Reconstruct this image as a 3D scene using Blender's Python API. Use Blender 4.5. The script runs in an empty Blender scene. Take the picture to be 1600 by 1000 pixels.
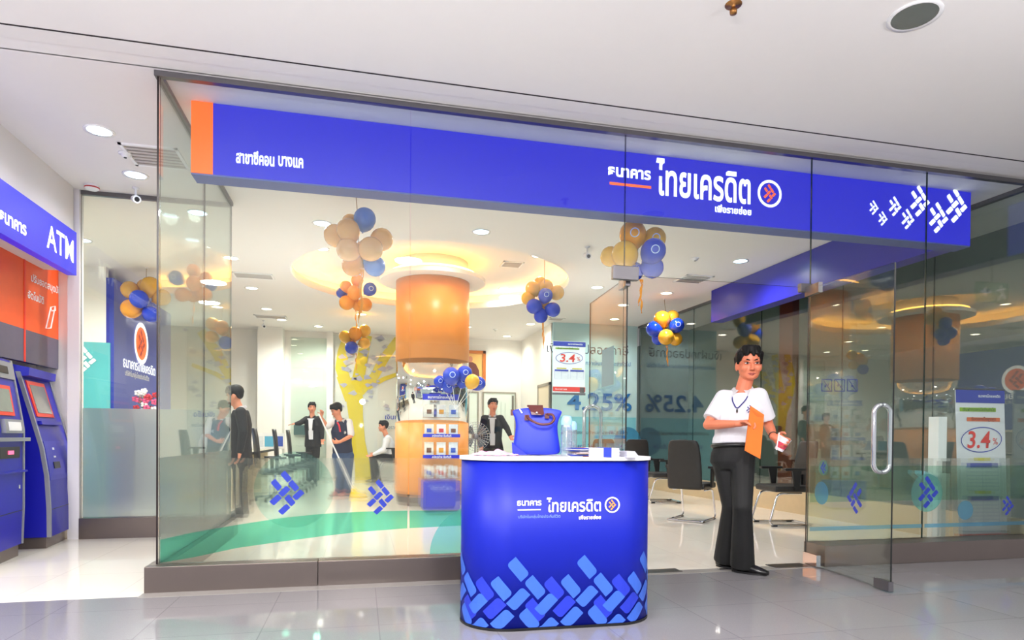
import bpy, bmesh, math, random
from mathutils import Vector, Matrix
random.seed(7)
V = Vector
SC = bpy.context.scene
COL = SC.collection

# ------------------------------------------------------------------ camera
FPX, CXP, CYP, CAMH = 1001.8, 800.0, 693.4, 1.02
_y, _p, _r = [math.radians(a) for a in (13.274, -.596, .458)]
_F = V((math.sin(_y), math.cos(_y), 0)); _R = V((math.cos(_y), -math.sin(_y), 0)); _U = V((0, 0, 1))
_F, _U = _F*math.cos(_p) + _U*math.sin(_p), _U*math.cos(_p) - _F*math.sin(_p)
_R, _U = _R*math.cos(_r) + _U*math.sin(_r), _U*math.cos(_r) - _R*math.sin(_r)
cam = bpy.data.objects.new('camera', bpy.data.cameras.new('camera'))
COL.objects.link(cam)
cam.matrix_world = Matrix(((_R.x, _U.x, -_F.x, 0), (_R.y, _U.y, -_F.y, 0), (_R.z, _U.z, -_F.z, CAMH), (0, 0, 0, 1)))
cam.data.sensor_width = 36.0
cam.data.lens = FPX/1600*36
cam.data.shift_y = (CYP - 500)/1600
cam.data.clip_start = .05
SC.camera = cam

def at(px, py, d):
    """a place in the shop measured from the photograph: pixel plus real distance ahead"""
    return V((0, 0, CAMH)) + (_R*((px - CXP)/FPX) + _U*((CYP - py)/FPX) + _F)*d

# ------------------------------------------------------------------ world, view, lights
SC.view_settings.view_transform = 'Standard'
SC.view_settings.look = 'None'
SC.view_settings.gamma = 1.0
SC.view_settings.use_curve_mapping = False
SC.view_settings.exposure = 1.0
SC.cycles.use_denoising = True
SC.cycles.max_bounces = 14
SC.cycles.diffuse_bounces = 4
SC.cycles.glossy_bounces = 6
SC.cycles.transmission_bounces = 8
SC.cycles.transparent_max_bounces = 40
SC.cycles.caustics_reflective = False
SC.cycles.caustics_refractive = False
SC.cycles.sample_clamp_indirect = 6.0
W = bpy.data.worlds.new('world'); SC.world = W
W.use_nodes = True
W.node_tree.nodes['Background'].inputs[0].default_value = (.80, .80, .84, 1)
W.node_tree.nodes['Background'].inputs[1].default_value = .45

def lamp(name, kind, loc, power, color=(1, 1, 1), size=.1, rot=None, spot=None):
    l = bpy.data.lights.new(name, kind); l.energy = power; l.color = color
    if kind == 'AREA':
        l.shape = 'DISK'; l.size = size
    else:
        l.shadow_soft_size = size
    if kind == 'SPOT':
        l.spot_size = spot or 2.4; l.spot_blend = .8
    o = bpy.data.objects.new(name, l); COL.objects.link(o); o.location = loc
    if rot: o.rotation_euler = rot
    return o
# ceiling lamps of the mall walkway (above and behind the camera) and the camera's flash
for i, (x, y) in enumerate([(-2.6, 1.8), (.6, .6), (-2.2, -1.4), (2.4, -1.2), (5.4, -.6)]):
    lamp('walkway_lamp', 'AREA', (x, y, 3.34), 80 if x < 1 else 40, (1, .97, .96), .35)
for x, y, p in ((-4.2, .4, 135), (-.6, .2, 95), (3.6, .2, 60)):      # added unseen fill lights, facing up to brighten the mall ceiling
    lamp('ceiling_fill_light', 'AREA', (x, y, 2.2), p, (1, .985, .98), .8, (math.pi, 0, 0))
lamp('camera_flash', 'POINT', (.02, -.06, 1.5), 50, (1, 1, 1), .035)

# ------------------------------------------------------------------ material helpers
def lin(c):
    return tuple((x/255/12.92 if x/255 <= .04045 else ((x/255 + .055)/1.055)**2.4) for x in c)
MATS = {}
def mat(name, rgb, rough=.5, metal=0.0, emit=0.0, var=.06, scale=12, spec=.5, ecol=None, coat=0, bump=0):
    if name in MATS: return MATS[name]
    m = bpy.data.materials.new(name); m.use_nodes = True; MATS[name] = m
    nt = m.node_tree; b = nt.nodes['Principled BSDF']
    c = lin(rgb)
    b.inputs['Roughness'].default_value = rough
    b.inputs['Metallic'].default_value = metal
    b.inputs['Specular IOR Level'].default_value = spec
    b.inputs['Coat Weight'].default_value = coat
    tc = nt.nodes.new('ShaderNodeTexCoord'); nz = nt.nodes.new('ShaderNodeTexNoise')
    nz.inputs['Scale'].default_value = scale; nz.inputs['Detail'].default_value = 4
    nt.links.new(tc.outputs['Object'], nz.inputs['Vector'])
    mx = nt.nodes.new('ShaderNodeMix'); mx.data_type = 'RGBA'
    mx.inputs[6].default_value = (*[x*(1 - var) for x in c], 1)
    mx.inputs[7].default_value = (*[min(1, x*(1 + var)) for x in c], 1)
    nt.links.new(nz.outputs[0], mx.inputs[0]); nt.links.new(mx.outputs[2], b.inputs['Base Color'])
    if emit:
        b.inputs['Emission Color'].default_value = (*lin(ecol or rgb), 1)
        b.inputs['Emission Strength'].default_value = emit
    if bump:
        bp = nt.nodes.new('ShaderNodeBump'); bp.inputs['Strength'].default_value = bump
        bp.inputs['Distance'].default_value = .01
        nt.links.new(nz.outputs[0], bp.inputs['Height']); nt.links.new(bp.outputs[0], b.inputs['Normal'])
    return m

def fresnel(nt, base):
    g = nt.nodes.new('ShaderNodeNewGeometry')
    d = nt.nodes.new('ShaderNodeVectorMath'); d.operation = 'DOT_PRODUCT'
    nt.links.new(g.outputs['Normal'], d.inputs[0]); nt.links.new(g.outputs['Incoming'], d.inputs[1])
    def M(op, a, b=None):
        n = nt.nodes.new('ShaderNodeMath'); n.operation = op
        for i, v in enumerate((a, b)):
            if v is None: continue
            if isinstance(v, (int, float)): n.inputs[i].default_value = v
            else: nt.links.new(v, n.inputs[i])
        return n.outputs[0]
    a = M('ABSOLUTE', d.outputs['Value']); a = M('SUBTRACT', 1.0, a); a = M('POWER', a, 5.0)
    return M('ADD', M('MULTIPLY', a, 1 - base), base)
def glass(name, tint=(.945, .985, .962), base=.035, rough=0.0, haze=0, hcol=(1, 1, 1)):
    m = bpy.data.materials.new(name); m.use_nodes = True; MATS[name] = m
    nt = m.node_tree; nt.nodes.clear()
    out = nt.nodes.new('ShaderNodeOutputMaterial')
    t = nt.nodes.new('ShaderNodeBsdfTransparent'); t.inputs[0].default_value = (*tint, 1)
    g = nt.nodes.new('ShaderNodeBsdfGlossy'); g.inputs['Roughness'].default_value = rough
    body = t.outputs[0]
    if haze:
        df = nt.nodes.new('ShaderNodeBsdfDiffuse'); df.inputs[0].default_value = (*hcol, 1)
        tl = nt.nodes.new('ShaderNodeBsdfTranslucent'); tl.inputs[0].default_value = (*hcol, 1)
        mm = nt.nodes.new('ShaderNodeMixShader'); mm.inputs[0].default_value = .5
        nt.links.new(df.outputs[0], mm.inputs[1]); nt.links.new(tl.outputs[0], mm.inputs[2])
        m2 = nt.nodes.new('ShaderNodeMixShader'); m2.inputs[0].default_value = haze
        nt.links.new(t.outputs[0], m2.inputs[1]); nt.links.new(mm.outputs[0], m2.inputs[2]); body = m2.outputs[0]
    mx = nt.nodes.new('ShaderNodeMixShader')
    nt.links.new(fresnel(nt, base), mx.inputs[0]); nt.links.new(body, mx.inputs[1]); nt.links.new(g.outputs[0], mx.inputs[2])
    nt.links.new(mx.outputs[0], out.inputs[0])
    return m
def frost(name, tint, rough, haze, hcol, clear=.6, gloss=0):
    m = bpy.data.materials.new(name); m.use_nodes = True; MATS[name] = m
    nt = m.node_tree; nt.nodes.clear()
    out = nt.nodes.new('ShaderNodeOutputMaterial')
    t = nt.nodes.new('ShaderNodeBsdfRefraction'); t.inputs[0].default_value = (*tint, 1)
    t.inputs['Roughness'].default_value = rough; t.inputs['IOR'].default_value = 1.1
    df = nt.nodes.new('ShaderNodeBsdfTranslucent'); df.inputs[0].default_value = (*hcol, 1)
    m2 = nt.nodes.new('ShaderNodeMixShader'); m2.inputs[0].default_value = haze
    tr = nt.nodes.new('ShaderNodeBsdfTransparent'); tr.inputs[0].default_value = (*tint, 1)
    m3_ = nt.nodes.new('ShaderNodeMixShader'); m3_.inputs[0].default_value = clear
    nt.links.new(t.outputs[0], m3_.inputs[1]); nt.links.new(tr.outputs[0], m3_.inputs[2])
    nt.links.new(m3_.outputs[0], m2.inputs[1]); nt.links.new(df.outputs[0], m2.inputs[2]); last = m2
    if gloss:
        g = nt.nodes.new('ShaderNodeBsdfGlossy'); g.inputs['Roughness'].default_value = .22
        last = nt.nodes.new('ShaderNodeMixShader'); last.inputs[0].default_value = gloss
        nt.links.new(m2.outputs[0], last.inputs[1]); nt.links.new(g.outputs[0], last.inputs[2])
    nt.links.new(last.outputs[0], out.inputs[0])
    return m
def tiles(name, rgb, line, size, rough, speck=.12, spec=.5, gap=.003):
    m = bpy.data.materials.new(name); m.use_nodes = True; MATS[name] = m
    nt = m.node_tree; b = nt.nodes['Principled BSDF']
    tc = nt.nodes.new('ShaderNodeTexCoord')
    br = nt.nodes.new('ShaderNodeTexBrick'); br.offset = 0
    br.inputs['Scale'].default_value = 1; br.inputs['Brick Width'].default_value = size; br.inputs['Row Height'].default_value = size
    br.inputs['Mortar Size'].default_value = gap; br.inputs['Mortar Smooth'].default_value = 0
    c = lin(rgb)
    br.inputs['Color1'].default_value = (*c, 1); br.inputs['Color2'].default_value = (*[x*.95 for x in c], 1)
    br.inputs['Mortar'].default_value = (*lin(line), 1)
    nt.links.new(tc.outputs['Object'], br.inputs['Vector'])
    nz = nt.nodes.new('ShaderNodeTexNoise'); nz.inputs['Scale'].default_value = 180
    nt.links.new(tc.outputs['Object'], nz.inputs['Vector'])
    mx = nt.nodes.new('ShaderNodeMix'); mx.data_type = 'RGBA'; mx.blend_type = 'OVERLAY'
    mx.inputs[0].default_value = speck
    nt.links.new(br.outputs[0], mx.inputs[6]); nt.links.new(nz.outputs[0], mx.inputs[7])
    nt.links.new(mx.outputs[2], b.inputs['Base Color'])
    b.inputs['Roughness'].default_value = rough; b.inputs['Specular IOR Level'].default_value = spec
    return m

white = mat('white_paint', (243, 240, 234), .7, var=.01)
ceilm = mat('ceiling_paint', (236, 233, 232), .8, var=.01)
mallceil = mat('mall_ceiling_paint', (240, 237, 236), .8, var=.01)
gap_shade = mat('gap_shade_strip', (40, 32, 34), .8)
steel = mat('brushed_steel', (128, 117, 112), .32, .85, var=.08, scale=3)
chrome = mat('chrome', (225, 225, 230), .07, 1.0, var=.01)
alu = mat('aluminium', (118, 116, 120), .3, .8)
cream_tile = tiles('cream_tile', (240, 233, 220), (222, 214, 201), .6, .06, .05, .5)
gray_tile = tiles('gray_tile', (134, 132, 135), (116, 114, 117), .6, .045, .14, .65)
mirror_band = mat('mirror_steel', (225, 228, 232), .05, 1.0, var=.01)
blue_lit = mat('lit_blue_panel', (10, 12, 140), .4, emit=.31, ecol=(36, 38, 240), var=.02)
orange_lit = mat('lit_orange_panel', (255, 100, 25), .35, emit=.36, ecol=(255, 98, 22), var=.02)
white_lit = mat('lit_white_letter', (255, 255, 255), .4, emit=.5, var=0)
orangeletter_lit = mat('lit_orange_letter', (255, 100, 50), .4, emit=.4, var=0)
blue_dark = mat('blue_laminate', (30, 34, 165), .3, var=.03)
blue_gray = mat('sign_underside', (92, 104, 168), .5)
orange = mat('orange_print', (244, 92, 32), .4)
white_print = mat('white_print', (245, 245, 247), .45, var=.01)
blue_print = mat('blue_print', (36, 56, 170), .4)
black = mat('black_plastic', (20, 20, 22), .4)
skin = mat('skin', (214, 140, 108), .55, var=.05)
skin_red = mat('skin_warm', (218, 126, 92), .5, var=.05)
hair = mat('black_hair', (12, 10, 10), .55, var=.3, scale=60, spec=.25)
shirt_white = mat('white_cotton', (224, 224, 230), .8, var=.02, bump=.5, scale=9)
black_cloth = mat('black_cloth', (11, 11, 12), .75, var=.2, scale=25)
suit_black = mat('black_suit', (14, 13, 17), .8, var=.15, scale=25)
shoe_black = mat('black_leather', (16, 15, 16), .25)
navy = mat('navy_cloth', (28, 36, 66), .8)
denim = mat('denim', (52, 74, 112), .85, var=.2, scale=30)
lip = mat('lip', (176, 88, 78), .5)
eye_white = mat('eye_white', (235, 230, 226), .3)
iris = mat('iris', (20, 14, 12), .2)
wood = mat('orange_veneer', (246, 160, 74), .38, var=.06, scale=6)
pane_m = glass('clear_glass')
mirror_pane = glass('dark_side_glass', (.86, .90, .885), .11)
edge_m = mat('glass_edge', (30, 52, 44), .2)
edge_dark = mat('glass_edge_dark', (26, 12, 12), .3)
film_m = frost('frosted_film', (.975, .985, .975), .10, .05, (.85, .9, .88))
lobby_film = frost('lobby_frosted_film', (.90, .92, .93), .5, .30, (.72, .74, .76), .05, .28)
green_film = glass('green_film', (.22, .80, .60), .03, 0, .10, (.25, .8, .6))
teal_film = glass('teal_film', (.32, .80, .78), .03, 0, .22, (.45, .85, .82))
blue_film = glass('blue_film', (.30, .66, .95), .03, 0, .3, (.3, .65, .9))
paleteal_film = glass('pale_teal_film', (.72, .92, .88), .02, 0, .05, (.5, .85, .8))

# ------------------------------------------------------------------ mesh helpers
def NB(): return bmesh.new()
def wm(o):
    m = o.matrix_basis.copy()
    while o.parent: o = o.parent; m = o.matrix_basis @ m
    return m
def link(name, me, mats, parent=None, local=False, smooth=False):
    o = bpy.data.objects.new(name, me); COL.objects.link(o)
    if mats is not None:
        for m in (mats if isinstance(mats, (list, tuple)) else [mats]): me.materials.append(m)
    if smooth:
        for p in me.polygons: p.use_smooth = True
    if parent:
        o.parent = parent
        if not local: me.transform(wm(parent).inverted())
    elif not local and len(me.vertices):
        xs = [v.co.x for v in me.vertices]; ys = [v.co.y for v in me.vertices]; zs = [v.co.z for v in me.vertices]
        c = V(((min(xs)+max(xs))/2, (min(ys)+max(ys))/2, min(zs)))
        me.transform(Matrix.Translation(-c)); o.location = c
    return o
def obj(name, bm, mats, parent=None, local=False, smooth=False):
    me = bpy.data.meshes.new(name); bmesh.ops.recalc_face_normals(bm, faces=bm.faces); bm.to_mesh(me); bm.free()
    return link(name, me, mats, parent, local, smooth)
def tag(o, label, cat, group=None):
    o['label'] = label; o['category'] = cat
    if group: o['group'] = group
    return o
def thing(name, loc, label, cat, group=None, rz=0):
    o = bpy.data.objects.new(name, None); COL.objects.link(o); o.empty_display_size = .1
    o.location = loc; o.rotation_euler = (0, 0, rz)
    return tag(o, label, cat, group)
def struct(name, bm, mats, parent=None, smooth=False):
    o = obj(name, bm, mats, parent, smooth=smooth)
    if not parent: o['kind'] = 'structure'
    return o
def dup(root, loc, rz, label):
    r = root.copy(); COL.objects.link(r); r.location = loc; r.rotation_euler = (0, 0, rz); r['label'] = label
    for ch in list(root.children):
        c = ch.copy(); COL.objects.link(c); c.parent = r
        for g in list(ch.children):
            d = g.copy(); COL.objects.link(d); d.parent = c
    return r
def box(bm, x0, x1, y0, y1, z0, z1, bev=0, mi=0):
    vs = [bm.verts.new((x, y, z)) for x in (x0, x1) for y in (y0, y1) for z in (z0, z1)]
    fs = [bm.faces.new([vs[i] for i in f]) for f in ((0, 1, 3, 2), (4, 6, 7, 5), (0, 4, 5, 1), (2, 3, 7, 6), (0, 2, 6, 4), (1, 5, 7, 3))]
    for f in fs: f.material_index = mi
    if bev:
        es = list({e for f in fs for e in f.edges})
        r = bmesh.ops.bevel(bm, geom=es, offset=bev, segments=2, profile=.6, affect='EDGES')
        for f in r['faces']: f.material_index = mi
    return fs
def boxed(x0, x1, y0, y1, z0, z1, bev=0):
    bm = NB(); box(bm, x0, x1, y0, y1, z0, z1, bev); return bm
def quad(bm, pts, mi=0):
    f = bm.faces.new([bm.verts.new(p) for p in pts]); f.material_index = mi; return f
def frame_from(ax):
    ax = ax.normalized(); t = V((0, 0, 1)) if abs(ax.z) < .9 else V((1, 0, 0))
    a = ax.cross(t).normalized(); return a, ax.cross(a).normalized(), ax
def rings(bm, rr, cap=True, mi=0):
    """rr: list of lists of points; skin consecutive rings"""
    R = [[bm.verts.new(p) for p in r] for r in rr]; n = len(R[0])
    for a, b in zip(R, R[1:]):
        for i in range(n):
            f = bm.faces.new((a[i], a[(i+1) % n], b[(i+1) % n], b[i])); f.material_index = mi
    if cap:
        for r in (R[0], R[-1]):
            f = bm.faces.new(r); f.material_index = mi
    return R
def ring(c, a, b, ra, rb, n=12):
    return [c + a*(ra*math.cos(2*math.pi*i/n)) + b*(rb*math.sin(2*math.pi*i/n)) for i in range(n)]
def capsule(bm, p0, p1, r0, r1, n=12, flat=False, mi=0):
    p0, p1 = V(p0), V(p1); a, b, ax = frame_from(p1 - p0)
    rr = []
    if flat: rr = [ring(p0, a, b, r0, r0, n), ring(p1, a, b, r1, r1, n)]
    else:
        for k in range(1, 5):
            t = math.pi/2*k/4; rr.append(ring(p0 - ax*(r0*math.cos(t)), a, b, r0*math.sin(t), r0*math.sin(t), n))
        for k in range(4, 0, -1):
            t = math.pi/2*k/4; rr.append(ring(p1 + ax*(r1*math.cos(t)), a, b, r1*math.sin(t), r1*math.sin(t), n))
    rings(bm, rr, mi=mi)
def ell(bm, c, r, fr=None, n=16, m=10, mi=0):
    c = V(c); fr = fr or (V((1, 0, 0)), V((0, 1, 0)), V((0, 0, 1)))
    rr = []
    for k in range(1, m):
        t = math.pi*k/m
        rr.append(ring(c - fr[2]*(r[2]*math.cos(t)), fr[0], fr[1], r[0]*math.sin(t), r[1]*math.sin(t), n))
    rings(bm, rr, mi=mi)
def loft(bm, secs, n=20, mi=0):
    """secs: (centre, a, b, ra, rb)"""
    rings(bm, [ring(V(c), a, b, ra, rb, n) for c, a, b, ra, rb in secs], mi=mi)
def tube(bm, pts, r, n=8, closed=False, mi=0):
    pts = [V(p) for p in pts]; rr = []; N = len(pts); a = None
    for i in range(N):
        p = pts[(i-1) % N] if (closed or i > 0) else pts[i]; q = pts[(i+1) % N] if (closed or i < N-1) else pts[i]
        ax = (q - p).normalized()
        if a is None: a = frame_from(ax)[0]
        a = (a - ax*a.dot(ax)).normalized(); b = ax.cross(a)
        rad = r[i] if isinstance(r, (list, tuple)) else r
        rr.append(ring(pts[i], a, b, rad, rad, n))
    if closed: rr.append(rr[0])
    rings(bm, rr, cap=not closed, mi=mi)
    if closed: bmesh.ops.remove_doubles(bm, verts=bm.verts, dist=1e-6)
def bend(pts, r=.05, n=5):
    """round the corners of a polyline"""
    pts = [V(p) for p in pts]; out = [pts[0]]
    for a, b, c in zip(pts, pts[1:], pts[2:]):
        d1 = (a - b); d2 = (c - b); k = min(r, d1.length*.45, d2.length*.45)
        s, e = b + d1.normalized()*k, b + d2.normalized()*k
        for i in range(n+1):
            t = i/n; out.append(s*(1-t)**2 + b*(2*t*(1-t)) + e*t*t)
    out.append(pts[-1]); return out
def lathe(bm, prof, c=(0, 0, 0), n=24, cap=True, mi=0):
    c = V(c); rings(bm, [ring(c + V((0, 0, z)), V((1, 0, 0)), V((0, 1, 0)), max(r, 1e-4), max(r, 1e-4), n) for r, z in prof], cap, mi)
def prism(bm, pts, off, mi=0):
    """closed outline extruded by vector off"""
    A = [bm.verts.new(p) for p in pts]; B = [bm.verts.new(V(p) + off) for p in pts]
    n = len(A)
    for f in [A, B] + [[A[i], A[(i+1) % n], B[(i+1) % n], B[i]] for i in range(n)]:
        bm.faces.new(f).material_index = mi
def blob(name, bm, m, parent, voxel=.01, smooth=4):
    """union of the pieces in bm as one continuous smooth skin"""
    me = bpy.data.meshes.new(name); bmesh.ops.recalc_face_normals(bm, faces=bm.faces); bm.to_mesh(me); bm.free()
    o = bpy.data.objects.new('tmp', me); COL.objects.link(o)
    r = o.modifiers.new('r', 'REMESH'); r.mode = 'VOXEL'; r.voxel_size = voxel
    if smooth:
        s = o.modifiers.new('s', 'SMOOTH'); s.iterations = smooth; s.factor = .5
    dg = bpy.context.evaluated_depsgraph_get()
    m2 = bpy.data.meshes.new_from_object(o.evaluated_get(dg)); m2.name = name
    bpy.data.objects.remove(o); bpy.data.meshes.remove(me)
    return link(name, m2, m, parent, smooth=True)
FRONT = (V((1, 0, 0)), V((0, 0, 1)), V((0, -1, 0)))      # faces the walkway
LEFTW = (V((0, 1, 0)), V((0, 0, 1)), V((1, 0, 0)))       # faces +x
RIGHTW = (V((0, -1, 0)), V((0, 0, 1)), V((-1, 0, 0)))    # faces -x
def text_mesh(body, bold=0.0, ext=0.0):
    cu = bpy.data.curves.new('t', 'FONT'); cu.body = body; cu.offset = bold; cu.extrude = ext; cu.resolution_u = 3
    o = bpy.data.objects.new('t', cu); COL.objects.link(o)
    me = bpy.data.meshes.new_from_object(o.evaluated_get(bpy.context.evaluated_depsgraph_get()))
    bpy.data.objects.remove(o); bpy.data.curves.remove(cu)
    return me
def text(body, pos, width, fr, m, parent, name='lettering', bold=.012, height=None, align='c', ext=.004, lift=.003, slant=0):
    """lettering: pos is its centre (or left/right end) on the surface, width in metres"""
    me = text_mesh(body, bold)
    xs = [v.co.x for v in me.vertices]; ys = [v.co.y for v in me.vertices]
    w, h = max(xs) - min(xs), max(ys) - min(ys)
    sx = width/w; sy = (height/h) if height else sx
    x0 = {'c': (min(xs)+max(xs))/2, 'l': min(xs), 'r': max(xs)}[align]; y0 = (min(ys)+max(ys))/2
    pos = V(pos)
    for v in me.vertices:
        u, t = (v.co.x - x0)*sx, (v.co.y - y0)*sy
        v.co = pos + fr[0]*(u + slant*t) + fr[1]*t + fr[2]*lift
    return link(name, me, m, parent)
BARS = [(-5, 80, 1), (30, 35, 1), (-50, 40, 1), (-13, 8, 0), (52, -10, 0), (-53, -33, 0), (13, -37, 1), (-13, -80, 0)]
def bar_outline(cx, cy, L, Wd, ang, rnd=.3, n=3):
    """rounded bar outline in 2-D, two opposite corners rounded"""
    out = []; ca, sa = math.cos(ang), math.sin(ang); k = Wd*rnd
    for (sx, sy, rd) in ((1, 1, 1), (-1, 1, 0), (-1, -1, 1), (1, -1, 0)):
        x, y = sx*L/2, sy*Wd/2
        if rd:
            c = (x - sx*k, y - sy*k); a0 = math.atan2(sy, sx) - math.pi/4
            pts = [(c[0] + k*math.cos(a0 + math.pi/2*i/n), c[1] + k*math.sin(a0 + math.pi/2*i/n)) for i in range(n+1)]
        else: pts = [(x, y)]
        out += [(cx + px*ca - py*sa, cy + px*sa + py*ca) for px, py in pts]
    return out
def emblem(pos, size, fr, m, parent, name='emblem', lift=.003, sx=1.0, flip=False, ext=0):
    """woven mark of eight short slanted bars"""
    bm = NB(); s = size/205.; pos = V(pos)
    for cx, cy, back in BARS:
        o = [(a*sx, b) for a, b in bar_outline(cx, cy, 53, 28.5, math.radians(-50 if back else 44))]
        if flip: o = [(-a, b) for a, b in o]
        bm.faces.new([bm.verts.new(pos + fr[0]*(a*s) + fr[1]*(b*s) + fr[2]*lift) for a, b in o])
    if ext: bmesh.ops.solidify(bm, geom=bm.faces[:], thickness=ext)
    return obj(name, bm, m, parent)
def disc(pos, r, fr, m, parent, name='disc', lift=.002, r2=None, n=40, sx=1.0):
    bm = NB(); pos = V(pos)
    P = lambda rad, i: pos + fr[0]*(rad*sx*math.cos(2*math.pi*i/n)) + fr[1]*(rad*math.sin(2*math.pi*i/n)) + fr[2]*lift
    if r2 is None: bm.faces.new([bm.verts.new(P(r, i)) for i in range(n)])
    else:
        A = [bm.verts.new(P(r, i)) for i in range(n)]; B = [bm.verts.new(P(r2, i)) for i in range(n)]
        for i in range(n): bm.faces.new((A[i], A[(i+1) % n], B[(i+1) % n], B[i]))
    return obj(name, bm, m, parent)
def rect(pos, w, h, fr, m, parent, name, lift=.002, thick=0):
    bm = NB(); p = V(pos)
    bm.faces.new([bm.verts.new(p + fr[0]*(a*w/2) + fr[1]*(b*h/2) + fr[2]*lift) for a, b in ((-1, -1), (1, -1), (1, 1), (-1, 1))])
    return obj(name, bm, m, parent)

# ================================================================== THE SETTING
ZC, YG, XL, XR = 3.37, 4.60, -1.29, 5.96
def XW(y): return XR - .033*(y - 4.6)
struct('floor', boxed(-9, 14, -7, 4.44, -.06, 0), gray_tile)
struct('floor', boxed(-6, 9, 4.44, 15.6, -.06, 0), cream_tile)
# mall ceiling, a flush dark strip painted as its slit's shade and the bulkhead band over the glass
struct('ceiling', boxed(-9, 14, -7, 4.275, ZC, ZC+.1), mallceil)
struct('trim_1', boxed(-9, 14, 4.275, 4.29, ZC-.001, ZC+.1), gap_shade)
struct('trim_2', boxed(-9, 14, 4.29, 4.43, ZC, ZC+.1), ceilm)
struct('trim_3', boxed(-9, 14, 4.43, 4.56, ZC+.006, ZC+.1), mallceil)
# shop ceiling with the round light well
CX0, CY0, RW = 1.06, 9.78, 2.05
bm = NB()
o4 = [bm.verts.new(p) for p in ((-6, 4.56, ZC), (9, 4.56, ZC), (9, 15.6, ZC), (-6, 15.6, ZC))]
es = [bm.edges.new((o4[i], o4[(i+1) % 4])) for i in range(4)]
NC = 72
ci = [bm.verts.new((CX0 + RW*math.cos(2*math.pi*i/NC), CY0 + RW*math.sin(2*math.pi*i/NC), ZC)) for i in range(NC)]
es += [bm.edges.new((ci[i], ci[(i+1) % NC])) for i in range(NC)]
bmesh.ops.triangle_fill(bm, use_beauty=True, edges=es)
ceil_o = struct('ceiling', bm, ceilm)
bm = NB()
lathe(bm, [(RW, ZC), (RW, ZC+.11), (RW+.02, ZC+.11), (RW+.02, ZC)], (CX0, CY0, 0), 72, cap=False)
struct('trim_4', bm, ceilm, smooth=True)
bm = NB()
lathe(bm, [(RW+.34, ZC+.002), (RW+.34, ZC+.30), (.3, ZC+.30)], (CX0, CY0, 0), 72, cap=False)
struct('ceiling', bm, ceilm)
struct('ceiling', boxed(-6, 9, 4.56, 15.6, ZC+.45, ZC+.5), ceilm)
# warm light strips hidden in the well's edge and above the disc round the pillar
led = mat('warm_led', (255, 190, 90), .5, emit=19, ecol=(255, 182, 88), var=0)
led_soft = mat('warm_led_soft', (255, 190, 90), .5, emit=8, ecol=(255, 182, 88), var=0)
def led_ring(r, z, label):
    bm = NB()
    tube(bm, [(CX0 + r*math.cos(2*math.pi*i/64), CY0 + r*math.sin(2*math.pi*i/64), z) for i in range(64)], .014, 6, True)
    o = obj('light_strip', bm, led if r > 1 else led_soft); return tag(o, label, 'light strip')
led_ring(RW+.17, ZC+.06, 'warm light strip hidden round the rim of the round ceiling well')
led_ring(.64, ZC+.10, 'warm light strip hidden above the white disc on top of the pillar')

# walls
struct('wall_back', boxed(-6, 4.0, 15.2, 15.3, 0, ZC), white)
struct('wall_left', boxed(-4.7, -4.6, 7.0, 15.2, 0, ZC), white)
struct('wall_right', boxed(3.8, 3.88, 12.6, 15.2, 0, ZC), white)
struct('wall_right', boxed(6.9, 7.0, 4.2, 15.6, 0, ZC), mat('neighbour_wall', (106, 120, 114), .8))
struct('wall_right', boxed(5.80, 6.9, 12.66, 12.72, 0, ZC), mat('neighbour_wall2', (100, 100, 98), .8))
struct('floor', boxed(6.03, 6.9, 4.7, 12.66, .0, .004), mat('neighbour_floor', (70, 68, 66), .5))
struct('trim_5', boxed(-2.18, -1.67, 14.75, 15.2, 0, ZC), white)
struct('wall_left', boxed(-3.0, -2.68, 4.3, 6.94, 2.57, ZC), mat('bulkhead_paint', (226, 222, 220), .8, var=.01))   # over the cash machines
struct('wall_left', boxed(-3.22, -3.12, 4.3, 7.24, 0, ZC), white)
struct('trim_6', boxed(-2.745, -2.645, 6.98, 7.08, 0, ZC), mat('post_paint', (232, 228, 230), .6, var=.01))
struct('wall_left', boxed(-4.7, -2.82, 7.25, 7.35, 0, ZC), white)

# glass panes. every pane is one slab of glass with green-dark edges
def pane(name, p0, p1, z0, z1, m=None, t=.012, em=None, z1b=None):
    m = m or pane_m
    p0, p1 = V((p0[0], p0[1], 0)), V((p1[0], p1[1], 0)); d = (p1 - p0).normalized(); n = V((-d.y, d.x, 0))*(t/2)
    bm = NB()
    def q(pts, mi): quad(bm, pts, mi)
    z = V((0, 0, 1)); a, b, zt = z*z0, z*z1, z*(z1b if z1b else z1)
    for s in (1, -1): q([p0 + n*s + a, p1 + n*s + a, p1 + n*s + zt, p0 + n*s + b], 0)
    q([p0 + n + a, p0 - n + a, p0 - n + b, p0 + n + b], 1); q([p1 + n + a, p1 - n + a, p1 - n + zt, p1 + n + zt], 1)
    q([p0 + n + a, p1 + n + a, p1 - n + a, p0 - n + a], 1); q([p0 + n + b, p1 + n + zt, p1 - n + zt, p0 - n + b], 1)
    bmesh.ops.remove_doubles(bm, verts=bm.verts, dist=1e-5)
    return struct(name, bm, [m, em or edge_m])
W1 = pane('window_1', (XL+.012, YG), (.33, YG), .172, ZC-.03)
W2 = pane('window_2', (.336, YG), (1.955, YG), .172, ZC-.03)
W3 = pane('window_3', (1.961, YG), (3.60, YG), 2.27, ZC-.03)
W4 = pane('window_4', (3.606, YG), (4.75, YG), .172, ZC-.03)
W5 = pane('window_5', (4.756, YG), (XR-.01, YG), .172, ZC-.03)
W6 = pane('window_6', (XL, YG-.006), (XL, 5.86), .172, ZC-.03, em=edge_dark)
W7 = pane('window_7', (XL, 5.866), (XL, 7.0), .172, ZC-.03)
W8 = pane('window_8', (-2.64, 7.02), (XL-.012, 7.02), .20, ZC-.03)
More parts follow.
